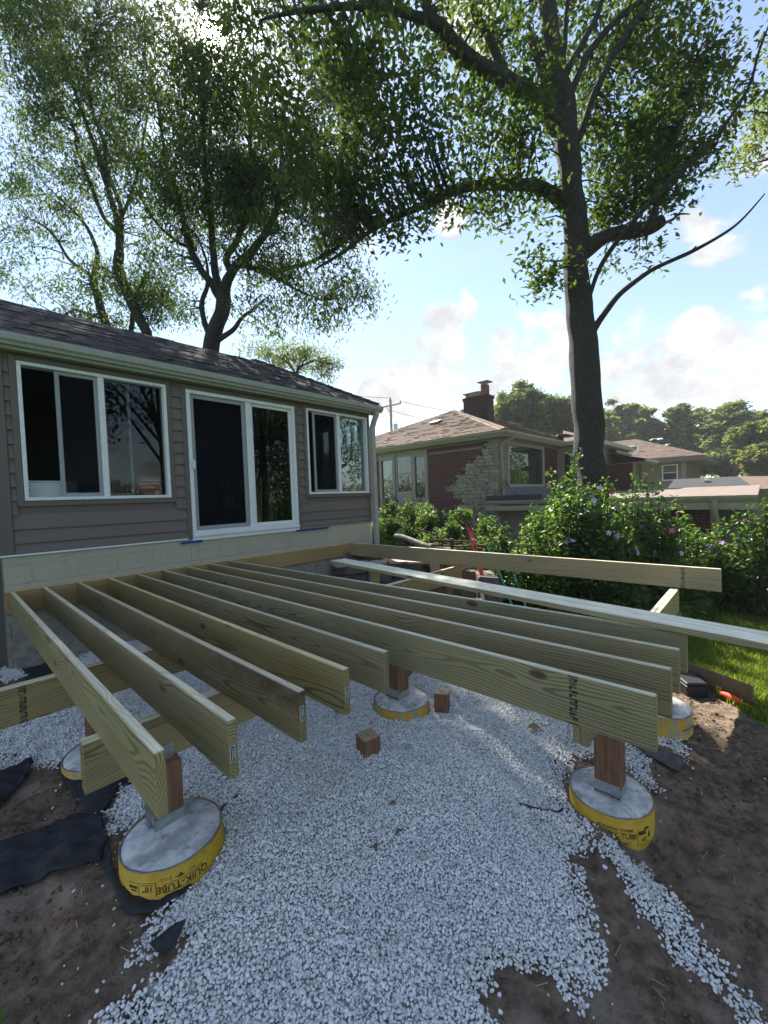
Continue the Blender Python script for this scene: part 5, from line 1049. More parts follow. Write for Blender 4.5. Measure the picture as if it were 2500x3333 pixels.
# hipped roof
PK = (14.6, 3.8, 4.42); zz = 2.585
MB().add([(GX - .03, GY - .03, zz), (GX - .03, 8.25, zz), PK, (20, 3.8, 4.42), (20, GY - .03, zz), (20, 8.25, zz)], [(0, 2, 1), (0, 4, 3, 2), (1, 2, 3, 5)]).build('roof', SH_TAN, bh); roof2 = bpy.data.objects[-1] if False else [o for o in bh.children if o.name.startswith('roof')][-1]
def roof_courses(name, m, parent, O, U, V, rows, rowh, width, tri=True, lift=.012):
    """overlapping strips cut into tabs on one roof plane: O corner, U along eave, V up the slope"""
    mb = MB(); n = U.cross(V).normalized(); n = n if n.z > 0 else -n
    for k in range(rows):
        a0 = width[0](k * rowh); a1 = width[1](k * rowh); x = a0
        while x < a1 - .03:
            wd = min(rnd.uniform(.14, .36), a1 - x); b0 = O + U * x + V * (k * rowh); th = rnd.choice((.010, .010, .020)) + lift
            p = [b0, b0 + U * (wd - .004), b0 + U * (wd - .004) + V * (rowh + .02), b0 + V * (rowh + .02)]
            q = [p[0] + n * th, p[1] + n * th, p[2] + n * lift * .5, p[3] + n * lift * .5]
            mb.add(p[:2] + q, [(2, 3, 4, 5), (0, 1, 3, 2)]); x += wd
    return tag(mb.build(name, m, parent), kind='stuff')
up = Vector((PK[0] - GX, 0, PK[2] - zz)); sl_ = up.length; Vv = up.normalized(); run = sl_ / 30
roof_courses('shingle_courses', SH_TAN, roof2, Vector((GX - .03, GY - .03, zz)), Vector((0, 1, 0)), Vv, 30, run, (lambda s: s / sl_ * 4.44, lambda s: 8.9 - s / sl_ * 4.44))
up = Vector((0, PK[1] - GY, PK[2] - zz)); sl_ = up.length; Vv = up.normalized()
roof_courses('shingle_courses', SH_DARK if False else SH_TAN, roof2, Vector((GX - .03, GY - .03, zz)), Vector((1, 0, 0)), Vv, 30, sl_ / 30, (lambda s: s / sl_ * 4.43, lambda s: 8.0))
A = Vector((GX - .03, GY - .03, zz)); B_ = Vector(PK)
for k in range(26):
    p = A.lerp(B_, k / 26); q = A.lerp(B_, (k + 1.3) / 26); mb = MB(); l = Vector((-.03, .17, .01)); r = Vector((.17, -.03, .01)); u = Vector((0, 0, .055))
    mb.add([p + l, p + u, p + r, q + l, q + u * .8, q + r], [(0, 1, 4, 3), (1, 2, 5, 4), (0, 2, 1), (3, 4, 5)]); mb.build('hip_cap', SH_PINK, roof2)
def roof_vent(x, y, z, rot, parent):
    v = MB(); v.box(-.17, .17, -.17, .17, 0, .07, .01).box(-.21, .21, -.21, .21, .085, .105, .01); return v.build('roof_vent', BROWN_F, parent, loc=(x, y, z), rot=rot)
roof_vent(12.6, 3.35, zz + (12.6 - GX) * .414, (0, -.39, 0), roof2); roof_vent(16.2, 2.9, zz + 3.55 * .414 + .01, (.39, 0, 0), roof2); roof_vent(17.6, 2.5, zz + 3.1 * .414 + .03, (.39, 0, 0), roof2)
# chimney with clay flue, rubble cap and two capping slabs
chm = MB().box(13.48, 14.0, 1.66, 2.66, 3.0, 4.42, .01).box(13.45, 14.03, 1.63, 2.69, 4.42, 4.54, .01).box(13.462, 14.018, 1.642, 2.678, 3.93, 3.97).build('chimney', flat('sooty_brick', (.022, .013, .012), .95, .4, 40, .5), bh)
cr = MB()
for k in range(20):
    z = 3.0 + k * .0722
    if z > 4.36: break
    for j in range(5): cr.box(13.474, 13.49, 1.67 + j * .2 + (.1 if k % 2 else 0), min(2.655, 1.86 + j * .2 + (.1 if k % 2 else 0)), z, z + .061)
    for j in range(3): cr.box(13.49 + j * .18, min(13.995, 13.66 + j * .18), 1.655, 1.67, z, z + .061)
tag(cr.build('chimney_bricks', flat('dark_brick', (.034, .015, .014), .95, .4, 30, .4), chm), kind='stuff')
MB().box(13.62, 13.86, 1.74, 1.98, 4.53, 4.95, .012).build('flue', CLAY, chm)
for k in range(6): obj('cap_stone', st_m[k], None, chm, (13.72 + rnd.uniform(-.1, .1), 2.08 + k * .105, 4.60 + rnd.uniform(0, .06)), (0, 0, rnd.uniform(0, 3)), (.22, .16, .16))
MB().box(13.52, 13.96, 1.63, 2.09, 5.03, 5.06, .008).box(13.70, 13.73, 1.84, 1.87, 4.95, 5.03).build('cap_slab', STONE_V, chm); MB().box(13.53, 13.95, 2.12, 2.72, 4.70, 4.735, .008).build('cap_slab', STONE_V, chm)
# french-door unit and picture window, both with curtains
fd = MB(); P_ = HX - .03
fd.box(P_, HX + .1, 2.30, 2.42, .52, 2.39, .006).box(P_, HX + .1, 2.83, 2.93, .52, 2.39, .006).box(P_, HX + .1, 3.73, 3.85, .52, 2.39, .006).box(P_, HX + .1, 4.37, 4.49, .52, 2.39, .006).box(P_, HX + .1, 2.42, 2.83, .52, .80, .006).box(P_, HX + .1, 3.85, 4.37, .52, .80, .006).box(P_, HX + .1, 2.42, 2.83, 2.18, 2.39, .006).box(P_, HX + .1, 3.85, 4.37, 2.18, 2.39, .006).box(P_, HX + .1, 2.93, 3.73, 2.32, 2.39, .006).box(P_ - .04, HX + .1, 2.28, 4.51, .46, .52, .006)
fd = fd.build('french_door_frame', TAUPE_W, bh)
dr = MB(); frame_y = lambda mb, y0, y1, z0, z1, wd, x0, x1: mb.box(x0, x1, y0, y0 + wd, z0, z1).box(x0, x1, y1 - wd, y1, z0, z1).box(x0, x1, y0 + wd, y1 - wd, z0, z0 + wd).box(x0, x1, y0 + wd, y1 - wd, z1 - wd, z1)
frame_y(dr, 2.94, 3.72, .525, 2.315, .08, HX + .01, HX + .05).box(HX + .012, HX + .045, 3.02, 3.64, .6, 1.03).box(HX + .012, HX + .045, 3.02, 3.64, 1.62, 1.67)
dr = dr.build('door', TAUPE_W, bh); MB().tube([(HX - .01, 2.99, 1.28), (HX + .01, 2.99, 1.28)], .03, 10).build('handle', BLACKP, dr)
gm = bpy.data.meshes
box('pane', GLASS_FAR, dr, HX + .025, HX + .029, 3.02, 3.64, 1.03, 2.24); box('pane', GLASS_FAR, fd, HX + .025, HX + .029, 2.42, 2.83, .80, 2.18); box('pane', GLASS_FAR, fd, HX + .025, HX + .029, 3.85, 4.37, .80, 2.18)
box('glazing_bar', TAUPE_W, fd, HX + .01, HX + .04, 2.42, 2.83, 1.42, 1.45); box('glazing_bar', TAUPE_W, fd, HX + .01, HX + .04, 3.85, 4.37, 1.42, 1.45)
def curtain(parent, axis, u0, u1, plane, z0, z1, amp=.02, n=60):
    v = []; f = []
    for i in range(n + 1):
        u = u0 + (u1 - u0) * i / n; d = plane + amp * math.sin(u * 60 + math.sin(u * 11) * 2); 
        for z in (z0, z1): v.append((d, u, z) if axis == 'y' else (u, d, z))
    for i in range(n): f.append((2 * i, 2 * i + 2, 2 * i + 3, 2 * i + 1))
    return MB().add(v, f, True).build('curtain', CURTAIN, parent)
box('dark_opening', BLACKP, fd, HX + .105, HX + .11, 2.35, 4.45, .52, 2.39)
curtain(fd, 'y', 2.42, 2.83, HX + .07, .8, 2.2); curtain(dr, 'y', 3.02, 3.44, HX + .075, .9, 2.3); curtain(fd, 'y', 3.85, 4.37, HX + .07, .8, 2.2)
pwf = MB(); frame_ring(pwf, 11.10, 13.86, 1.02, 2.385, .09, HY - .03, HY + .08); pwf = pwf.build('picture_window_frame', GUTTER_M, bh)
box('pane', GLASS_FAR, pwf, 11.19, 13.77, HY + .02, HY + .025, 1.11, 2.295); curtain(pwf, 'x', 11.2, 13.4, HY + .10, 1.05, 2.36, .018, 160)
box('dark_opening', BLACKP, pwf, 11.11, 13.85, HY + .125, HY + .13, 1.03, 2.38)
# projecting wing beyond the picture window
wg = MB().box(15.15, 20, -1.3, HY + .2, .6, 2.42).build('wing_wall', TAUPE_W, bh)
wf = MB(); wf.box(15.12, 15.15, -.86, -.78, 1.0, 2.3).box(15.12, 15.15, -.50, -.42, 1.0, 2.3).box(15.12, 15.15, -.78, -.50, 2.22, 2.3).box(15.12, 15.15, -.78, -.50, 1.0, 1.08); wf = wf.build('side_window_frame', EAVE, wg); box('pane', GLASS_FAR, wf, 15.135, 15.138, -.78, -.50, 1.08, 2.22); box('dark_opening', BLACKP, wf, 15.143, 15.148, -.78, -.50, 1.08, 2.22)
MB().add([(14.72, -1.7, 2.585), (14.72, GY, 2.585), (16.2, -.1, 3.2), (18.2, -.1, 3.2), (20, -1.7, 2.585), (16.2, GY, 2.9)], [(0, 2, 1), (0, 4, 3, 2), (1, 2, 5)]).build('wing_roof', SH_TAN, bh)
MB().box(14.70, 20, -1.75, -1.68, 2.44, 2.58).box(14.66, 14.74, -1.75, GY, 2.44, 2.585).box(14.74, 20, -1.68, -1.2, 2.42, 2.44).build('wing_gutter', EAVE, bh)
MB().tube([(GX + .45, HY - .06, 1.25), (10.45, HY - .2, 1.0), (10.40, HY - .1, .9), (HX - .03, .3, .62), (HX - .03, .75, .35), (HX - .03, 1.2, .25)], .010, 5).tube([(10.75, HY - .07, 1.22), (11.15, HY - .09, .92), (11.6, HY - .12, .74), (12.3, HY - .10, .69)], .010, 5).build('cable', BLACKP, bh)
MB().box(HX - .06, HX + .01, 1.42, 1.72, .05, .28, .01).build('foundation_vent', CONCRETE, bh)
# two receding eaves of the next wings and their brick walls
def wing(name, lab, ex, ey, ez, xl, yl, wall_in, m_wall, m_roof, pitch=.35, zb=.4):
    t = thing(name, lab, 'house', (ex, ey, zb)); box('wall', m_wall, t, ex - xl, ex - wall_in, ey + wall_in, ey + yl, zb, ez - .14)
    rd = MB(); rr = yl * .5; rd.add([(ex - xl, ey, ez), (ex, ey, ez), (ex, ey + yl, ez), (ex - xl, ey + yl, ez), (ex - rr, ey + rr, ez + rr * pitch), (ex - xl, ey + rr, ez + rr * pitch)], [(0, 1, 4, 5), (1, 2, 4), (2, 3, 5, 4)]); rd.build('roof', m_roof, t)
    MB().box(ex - xl, ex + .06, ey - .06, ey, ez - .11, ez + .0, .006).box(ex, ex + .06, ey, ey + yl, ez - .11, ez, .006).box(ex - xl, ex, ey, ey + yl, ez - .13, ez - .11).build('eave', EAVE, t)
    return t
wing('brick_wing', 'brick wing with cream eaves seen just right of the big trunk', 17.55, -1.6, 2.56, 2.3, 2.2, .5, BRICK_M, SH_TAN)
wing('brick_wing', 'middle brick wing whose lower cream eave steps out behind the hibiscus', 20.2, -1.55, 2.38, 2.5, 2.2, .5, BRICK_M, SH_TAN)
w3 = wing('brick_wing', 'low brick porch wing with slim cream columns and flat hipped roof', 19.85, -2.6, 1.95, 2.4, 2.2, .45, BRICK_M, SH_TAN, .25)
for px_ in (17.6, 18.2, 18.9, 19.3): MB().box(px_, px_ + .08, -2.25, -2.17, .4, 1.82).build('column', EAVE, w3)
# tan stucco house behind
ts = thing('stucco_house', 'tan stucco house with light brown hipped roof and one white sash window', 'house', (30, -3.3, -1))
swl = wall_with_holes('wall', STUCCO, ts, 0, 1, 0, 1, [], 0, 1); bpy.data.objects.remove(swl)
mb = MB(); mb.box(31.0, 40, -2.25, 6, -1, 2.45); swl = mb.build('wall', STUCCO, ts)
box('corner_pilaster', TAUPE_W, swl, 30.97, 31.3, -2.3, -2.1, -1, 2.45)
MB().add([(30, -3.3, 2.66), (30, 9, 2.66), (40, 9, 2.66), (40, -3.3, 2.66), (34.4, 1.1, 4.42), (34.4, 4.6, 4.42)], [(0, 4, 5, 1), (0, 3, 4), (1, 5, 2), (2, 5, 4, 3)]).build('roof', SH_TAN, ts); rf = [o for o in ts.children if o.name.startswith('roof')][-1]
up = Vector((4.4, 0, 1.76)); roof_courses('shingle_courses', SH_TAN, rf, Vector((30, -3.3, 2.66)), Vector((0, 1, 0)), up.normalized(), 26, up.length / 26, (lambda s: s / up.length * 4.4, lambda s: 12.3 - s / up.length * 4.4))
MB().box(29.96, 30, -3.34, 9, 2.38, 2.66).box(30, 40, -3.34, -3.3, 2.38, 2.66).box(30, 40, -3.3, 9, 2.36, 2.40).build('fascia', BROWN_F, ts)
roof_vent(32.4, .9, 3.68, (0, -.38, 0), rf); MB().tube([(31.6, 0.3, 3.25), (31.6, .3, 3.65)], .06, 8).build('roof_pipe', PAPERW, rf)
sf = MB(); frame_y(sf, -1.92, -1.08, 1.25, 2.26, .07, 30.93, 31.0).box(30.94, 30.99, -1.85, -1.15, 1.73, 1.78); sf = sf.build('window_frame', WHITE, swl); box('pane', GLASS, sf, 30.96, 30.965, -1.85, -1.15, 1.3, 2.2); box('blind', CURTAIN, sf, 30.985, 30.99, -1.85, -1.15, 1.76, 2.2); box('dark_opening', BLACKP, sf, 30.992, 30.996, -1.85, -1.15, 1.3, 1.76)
# low roofs further right
lr = thing('low_roof_house', 'low house with a half charcoal, half tan roof at the right edge', 'house', (26, -5, -1))
box('wall', STUCCO, lr, 24.8, 32, -9, -2.6, -1, .62)
MB().add([(24.2, -2.2, .62), (24.2, -5.6, .62), (27.3, -4.9, 1.26), (27.3, -2.2, 1.26), (28, -2.2, .9)], [(0, 1, 2, 3)]).build('charcoal_roof', SH_BLK, lr); MB().add([(24.2, -5.6, .62), (27.3, -4.9, 1.26), (31, -9, 1.1), (24.6, -10, .62)], [(0, 3, 2, 1)]).build('tan_roof', SH_TAN, lr)
MB().box(-.15, .15, -.12, .12, 0, .08, .01).build('roof_vent', PAPERW, lr, loc=(26.2, -3.7, 1.08))
# utility pole and wires
up_ = thing('utility_pole', 'thin brown utility pole with a crossarm above the neighbouring roof', 'utility pole', (29.85, 20.8, 0))
MB().tube([(29.85, 20.8, 0), (29.85, 20.8, 10.35)], [.17, .12], 8).build('pole', POLE_M, up_); MB().tube([(29.2, 21.6, 9.62), (30.5, 20.0, 9.95)], .075, 4).tube([(29.55, 21.15, 9.7), (29.85, 20.8, 9.0)], .035, 4).build('crossarm', POLE_M, up_)
ins = MB()
for p in ((29.25, 21.55, 9.7), (30.45, 20.05, 10.0), (29.85, 20.8, 10.35)): ins.tube([p, (p[0], p[1], p[2] + .2)], .06, 6)
ins.build('insulator', RUST, up_); MB().tube([(30.15, 20.5, 7.3), (30.15, 20.5, 8.0)], .22, 10).build('transformer', GALV, up_)
def wire(a, b, sag, lab):
    a, b = Vector(a), Vector(b); pts = [a.lerp(b, k / 14) - Vector((0, 0, sag * 4 * (k / 14) * (1 - k / 14))) for k in range(15)]
    tag(MB().tube(pts, .022, 4, False).build('power_line', BLACKP), lab, 'power line', 'overhead power lines')
wire((29.85, 20.8, 10.5), (-8, 34, 12.5), .9, 'upper overhead wire running left from the top of the utility pole'); wire((29.25, 21.55, 9.85), (-8, 36, 10.2), .8, 'lower overhead wire running left from the pole crossarm')
wire((30.45, 20.05, 10.15), (40, 10, 8.2), .5, 'upper overhead wire dipping right from the pole behind the brick house roof'); wire((29.9, 20.8, 9.3), (38, 9, 6.2), .5, 'lower overhead wire dipping right from the pole behind the brick house roof')
# ============================================================ THINGS BETWEEN THE HOUSES
sw = thing('stone_pit_wall', 'curved dry stone retaining wall with pinkish flagstone caps round a dark pit', 'stone wall', (5.2, -1.5, -1.0))
wp = [(4.35, -.1), (4.9, -.4), (5.35, -.85), (5.6, -1.4), (5.55, -2.0), (5.25, -2.6), (4.85, -3.0)]
st_r = []
for k in range(6):
    me = stone_mesh(40 + k); me.materials.clear(); me.materials.append(STONE_R); st_r.append(me)
def along(pts, s):
    L = 0
    for a, b in zip(pts[:-1], pts[1:]):
        d = math.dist(a, b)
        if L + d >= s: t = (s - L) / d; return (a[0] + (b[0] - a[0]) * t, a[1] + (b[1] - a[1]) * t, math.atan2(b[1] - a[1], b[0] - a[0]))
        L += d
    return (*pts[-1], math.atan2(pts[-1][1] - pts[-2][1], pts[-1][0] - pts[-2][0]))
tot = sum(math.dist(a, b) for a, b in zip(wp[:-1], wp[1:]))
for row in range(5):
    s = .1 * (row % 2); z = -1.18 + row * .165
    while s < tot:
        l = rnd.uniform(.22, .42); x, y, a = along(wp, s + l / 2); obj('wall_stone', rnd.choice(st_r), None, sw, (x + rnd.uniform(-.03, .03), y + rnd.uniform(-.03, .03), z + .08), (rnd.uniform(-.06, .06), rnd.uniform(-.06, .06), a), (l * .97, .26, .165)); s += l
me_c = stone_mesh(60); me_c.materials.clear(); me_c.materials.append(STONE_C); s = 0
while s < tot - .9:
    l = rnd.uniform(.3, .42); x, y, a = along(wp, s + l / 2); obj('cap_flagstone', me_c, None, sw, (x, y, -.35 + rnd.uniform(-.005, .005)), (0, 0, a), (l * .98, .34, .05)); s += l
for k in range(7):
    x, y, a = along(wp, .1 + k * .4); obj('rubble_stone', rnd.choice(st_r), STONE_R, sw, (x + .28 + rnd.uniform(0, .1), y + .3, -.27 + rnd.uniform(0, .05)), (.1, .1, rnd.uniform(0, 3)), (.34, .24, .13))
lg = MB(); pa, pb = Vector((6.1, -.1, .02)), Vector((5.75, -1.9, -.20)); lg.tube([pa.lerp(pb, k / 10) + Vector((0, 0, .02 * math.sin(k))) for k in range(11)], [.058 + .005 * math.sin(k * 2.1) for k in range(11)], 10)
tag(lg.build('log', LOGM), 'smooth grey log lying in the weeds beyond the outer joist', 'log')
lv = thing('spirit_level', 'red box-beam spirit level leaning against junk behind the outer joist', 'spirit level', (4.93, -2.83, -.5)); a_, b_ = Vector((4.90, -2.86, -.56)), Vector((5.263, -2.41, .32)); ax = (b_ - a_).normalized(); sd = ax.cross(Vector((.73, .68, 0))).normalized(); tk = ax.cross(sd)
def obox(mb, p, q, hw, ht, off=0):
    v = []
    for e in (p, q):
        for s1, s2 in ((-1, -1), (1, -1), (1, 1), (-1, 1)): v.append(e + sd * hw * s1 + tk * (ht * s2 + off))
    mb.add(v, [(0, 1, 2, 3), (7, 6, 5, 4), (0, 4, 5, 1), (1, 5, 6, 2), (2, 6, 7, 3), (3, 7, 4, 0)])
m1 = MB(); obox(m1, a_, b_, .030, .012); m1.build('level_body', RED, lv); m2 = MB()
for t in (.12, .36, .62, .93): obox(m2, a_.lerp(b_, t), a_.lerp(b_, t + .075), .016, .0135)
m2.build('vial_window', BLACKP, lv); m3 = MB(); obox(m3, a_.lerp(b_, .79), a_.lerp(b_, .81), .022, .0137); m3.build('label_dot', PAPERW, lv)
tag(MB().tube([(5.431, -2.143, .50), (5.40, -2.25, .36), (5.30, -2.42, .05), (5.25, -2.5, -.4)], .016, 8).build('garden_tool', flat('dark_red_handle', (.14, .03, .03), .6, .2, 30, 0)), 'dark red tool handle leaning behind the red level', 'tool handle')
wb = thing('metal_frame', 'dark rusty metal frame with two teal poles leaning behind the outer joist', 'metal frame', (5.3, -2.6, -.9))
MB().tube([(5.42, -2.62, .02), (5.20, -2.95, -.38), (4.98, -3.25, -.80)], .018, 8).build('handle', TEAL, wb); MB().tube([(5.60, -2.80, -.02), (5.33, -3.12, -.42), (5.08, -3.40, -.82)], .018, 8).build('handle', TEAL, wb)
MB().tube([(5.15, -1.72, .02), (5.45, -2.1, -.02), (5.62, -2.5, .0)], .02, 6).tube([(5.2, -1.7, .10), (5.6, -2.35, .05)], .018, 6).tube([(5.35, -2.0, .12), (5.38, -2.0, -.3)], .03, 6).tube([(5.2, -1.85, .18), (5.0, -1.55, .30)], .014, 6).tube([(5.5, -2.5, .22), (5.72, -2.85, -.1)], .014, 6).build('iron_frame', RUST, wb)
MB().add([(5.2, -1.8, -.05), (5.65, -2.4, -.05), (5.8, -2.1, -.1), (5.35, -1.6, -.1), (5.1, -1.95, -.45), (5.55, -2.55, -.45), (5.95, -2.0, -.5), (5.45, -1.4, -.5)], [(0, 1, 2, 3), (0, 4, 5, 1), (1, 5, 6, 2), (2, 6, 7, 3), (3, 7, 4, 0)]).build('tray', RUST, wb)
tag(MB().box(0, 1.3, -.019, .019, 0, .14, .003).build('timber_offcut', WOOD, None, loc=(3.55, -3.0, -.93), rot=(0, .0, -.5)), 'reddish timber lying on the ground beyond the middle beam', 'timber'); bpy.data.objects['timber_offcut'].color = (1.2, .8, .6, 1)
tag(MB().tube([(4.02, -2.62, -.95), (4.02, -2.62, -.66)], [.09, .10], 14).build('plant_pot', flat('dark_green_bucket', (.02, .05, .045), .5, .2, 20, 0)), 'dark green bucket standing by the post under the middle beam', 'bucket')
# ============================================================ TREES
def smooth(pts, k=5):
    out = []; n = len(pts)
    for i in range(n - 1):
        p0, p1, p2, p3 = [np.array(pts[max(0, min(n - 1, j))], float) for j in (i - 1, i, i + 1, i + 2)]
        for q in range(k):
            t = q / k; out.append(.5 * ((2 * p1) + (-p0 + p2) * t + (2 * p0 - 5 * p1 + 4 * p2 - p3) * t * t + (-p0 + 3 * p1 - 3 * p2 + p3) * t ** 3))
    out.append(np.array(pts[-1], float)); return np.array(out)
def tree(name, lab, data, leafm, barkm, per, leafL, leafW, sub, sigma, group=None, droop=.5, seg=9, twigs=True):
    tk_ = smooth(data['trunk']); t = thing(name, lab, 'tree', tuple(tk_[0][:3]), group)
    wob = lambda P: [tuple(p[:3] + np.array([noise.noise(Vector(p[:3] * 2.3)), noise.noise(Vector(p[:3] * 2.3) + Vector((7, 0, 0))), 0]) * min(.06, p[3] * .5)) for p in P]
    MB().tube(wob(tk_), [max(.004, r * (1 + .10 * noise.noise(Vector(p_[:3] * 1.7)))) for p_, r in zip(tk_, tk_[:, 3])], 16).build('trunk', barkm, t)
    sk = [tk_]
    for l in data['limbs']:
        P = smooth(l); sk.append(P); MB().tube(wob(P), [max(.003, r * (1 + .12 * noise.noise(Vector(p_[:3] * 3)))) for p_, r in zip(P, P[:, 3])], seg).build('limb', barkm, t)
    S = np.concatenate(sk); C = []; tw = MB(); heads = []
    for (x, y, z, rx, ry, dn) in data['clumps']:
        c = np.array([x, y, z]); ns = max(2, int(sub * dn)); 
        u = rng.normal(0, 1, (ns, 3)); u /= np.linalg.norm(u, axis=1)[:, None]; u *= rng.random(ns)[:, None] ** .45
        sc = c + u * np.array([rx, rx, ry]) * 1.0
        for k, p in enumerate(sc):
            m = int(per * dn * .5 + per * rng.random() * .8) if dn >= .5 else int(per * (.35 + .5 * rng.random()))
            sg_ = sigma * rng.uniform(.6, 1.3); C.append(p + np.clip(rng.normal(0, 1, (m, 3)), -1.7, 1.7) * np.array([sg_ * 1.15, sg_ * 1.15, sg_ * .8]))
            if twigs and rng.random() < .9:
                d = np.linalg.norm(S[:, :3] - p, axis=1) + np.clip(S[:, 2] - p[2], 0, 9) * .7; q = S[np.argmin(d)]
                if 0.15 < np.linalg.norm(q[:3] - p) < 3.2:
                    mid = (q[:3] + p) / 2 + np.array([rng.normal(0, .08), rng.normal(0, .08), .10 * np.linalg.norm(q[:3] - p)])
                    r0 = min(q[3] * .6, .022); tw.tube([q[:3], q[:3] * .5 + mid * .5, mid, mid * .5 + p * .5, p], [r0, r0 * .75, r0 * .55, r0 * .4, .003], 4, False)
    if tw.v: tag(tw.build('twigs', barkm, t), kind='stuff')
    C = np.concatenate(C); o = obj('crown', leaves_mesh('crown', C, leafL, leafW, droop), leafm, t); return len(C)
nl = tree('elm_tree', 'tall broadleaf tree with thick grey trunk and spreading limbs right of the deck', BIG, LEAF_BIG, BARK, 62, .12, .064, 15, .21, None, .55, 12)
nl += tree('locust_tree', 'forked feathery tree rising straight behind the middle of the sunroom roof', MIDDLE, LEAF_LOC, BARK2, 92, .145, .046, 30, .24, 'feathery trees behind the sunroom', .75)
nl += tree('locust_tree', 'leaning feathery tree with several dark stems at the left edge behind the sunroom', LEFT, LEAF_LOC, BARK2, 92, .145, .046, 30, .25, 'feathery trees behind the sunroom', .75)
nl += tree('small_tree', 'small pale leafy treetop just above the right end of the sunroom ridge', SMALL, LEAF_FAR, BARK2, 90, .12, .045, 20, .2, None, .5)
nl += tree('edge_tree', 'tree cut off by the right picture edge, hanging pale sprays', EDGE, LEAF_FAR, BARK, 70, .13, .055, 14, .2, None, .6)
def far_tree(i, x, y, zt, zb, hw, kind, lab):
    t = thing({'fir': 'fir_tree'}.get(kind, 'broadleaf_tree'), lab, 'tree', (x, y, zb - 1), 'trees beyond the neighbouring houses')
    H = zt - zb; MB().tube([(x, y, zb - 2), (x + .1, y, zb + H * .35), (x, y + .1, zt - .15 * H)], [hw * .09, hw * .06, .03], 8).build('trunk', BARK2, t)
    lm = MB()
    for k in range(9):
        a = rng.uniform(0, 6.28); z0 = zb + H * rng.uniform(.2, .6); r = hw * rng.uniform(.5, .9); lm.tube([(x, y, z0), (x + math.cos(a) * r * .5, y + math.sin(a) * r * .5, z0 + H * .12), (x + math.cos(a) * r, y + math.sin(a) * r, z0 + H * .28)], [hw * .035, hw * .02, .01], 5, False)
    lm.build('limbs', BARK2, t)
    C = []
    if kind == 'fir':
        for k in range(60):
            f = rng.random(); a = rng.uniform(0, 6.28); r = hw * (1 - f) * rng.uniform(.5, 1.1); C.append(np.array([x + math.cos(a) * r, y + math.sin(a) * r, zb + H * f]) + rng.normal(0, .16, (60, 3)) * np.array([1.5, 1.5, .5]))
    else:
        nb = 150 if kind != 'flat' else 170
        for k in range(nb):
            u = rng.normal(0, 1, 3); u /= np.linalg.norm(u); rr = rng.random() ** .38
            rr = rr * (.86 + .5 * noise.noise(Vector(u * 1.9) + Vector((i * 5.1, 0, 0)))); c = np.array([x, y, zb + H * .55]) + u * rr * np.array([hw, hw, H * .46])
            if kind == 'loose' and rng.random() < .25: continue
            s_ = hw * (.115 if kind in ('round', 'dense') else .09); fl = .55 if kind != 'flat' else .28
            C.append(c + rng.normal(0, s_, (110, 3)) * np.array([1, 1, fl]))
    sz = .022 * math.dist((x, y), (-.4, -5.8)) / 2.6
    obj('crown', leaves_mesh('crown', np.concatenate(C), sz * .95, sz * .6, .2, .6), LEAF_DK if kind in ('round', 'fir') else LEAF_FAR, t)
FT = ['dark round tree left of the chimney side behind the brick house', 'dark rounded tree between the chimney and the big trunk', 'dark tree peeping out left behind the brick chimney', 'pale loose tree just right of the big trunk', 'loose leafy tree above the tan stucco roof', 'slim dark conifer, left one of the pair over the stucco house', 'slim dark conifer, right one of the pair over the stucco house', 'tall flat-layered tree over the right end of the stucco house', 'sunlit bushy tree at the right edge above the low roofs', 'dense low tree filling the gap right of the stucco house', 'dense green tree directly behind the stucco roof', 'dense low tree at the far right edge', 'dense tree directly behind the big trunk']
for i, (x, y, zt, zb, hw, kind) in enumerate(FAR_TREES): far_tree(i, x, y, zt, zb, hw, kind, FT[i])
# distant tree belt that closes the horizon between the separate trees
C = []
for k in range(560):
    a = math.radians(rng.uniform(8, 112)) if k < 230 else math.radians(rng.uniform(112, 368)); d = rng.uniform(55, 85); x = -.4 + d * math.sin(a); y = -5.8 + d * math.cos(a); h = rng.uniform(3.5, 6.5)
    C.append(np.array([x, y, 0]) + rng.normal(0, 1, (130, 3)) * np.array([2.2, 2.2, 0]) + np.stack([np.zeros(130), np.zeros(130), h * rng.random(130) ** .7 - 1.2], 1))
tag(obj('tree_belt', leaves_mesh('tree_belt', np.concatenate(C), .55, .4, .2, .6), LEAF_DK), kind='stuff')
# the trees and hedge behind the photographer that the panes mirror
def back_tree(x, y, h, r, lab, lo=.72, hf=.36):
    t = thing('garden_tree', lab, 'tree', (x, y, -1), 'trees behind the photographer'); tkp = [(x, y, -1.2, .22), (x + .1, y, 1.5, .19), (x, y + .1, 3.4, .15), (x - .1, y, h, .05)]
    MB().tube([p[:3] for p in tkp], [p[3] for p in tkp], 12).build('trunk', BARK, t); C = []; lm = MB()
    for k in range(60):
        u = rng.normal(0, 1, 3); u /= np.linalg.norm(u); c = np.array([x, y, h * lo]) + u * rng.random() ** .4 * np.array([r, r, h * hf]); C.append(c + rng.normal(0, .5, (150, 3)))
        if k % 4 == 0: lm.tube([(x, y, 2.6 + (k % 5) * .4), tuple((np.array([x, y, 3.4]) + c) / 2 + [0, 0, .3]), tuple(c)], [.07, .04, .01], 5, False)
    lm.build('limbs', BARK, t); obj('crown', leaves_mesh('crown', np.concatenate(C), .22, .14, .4), LEAF_BIG, t)
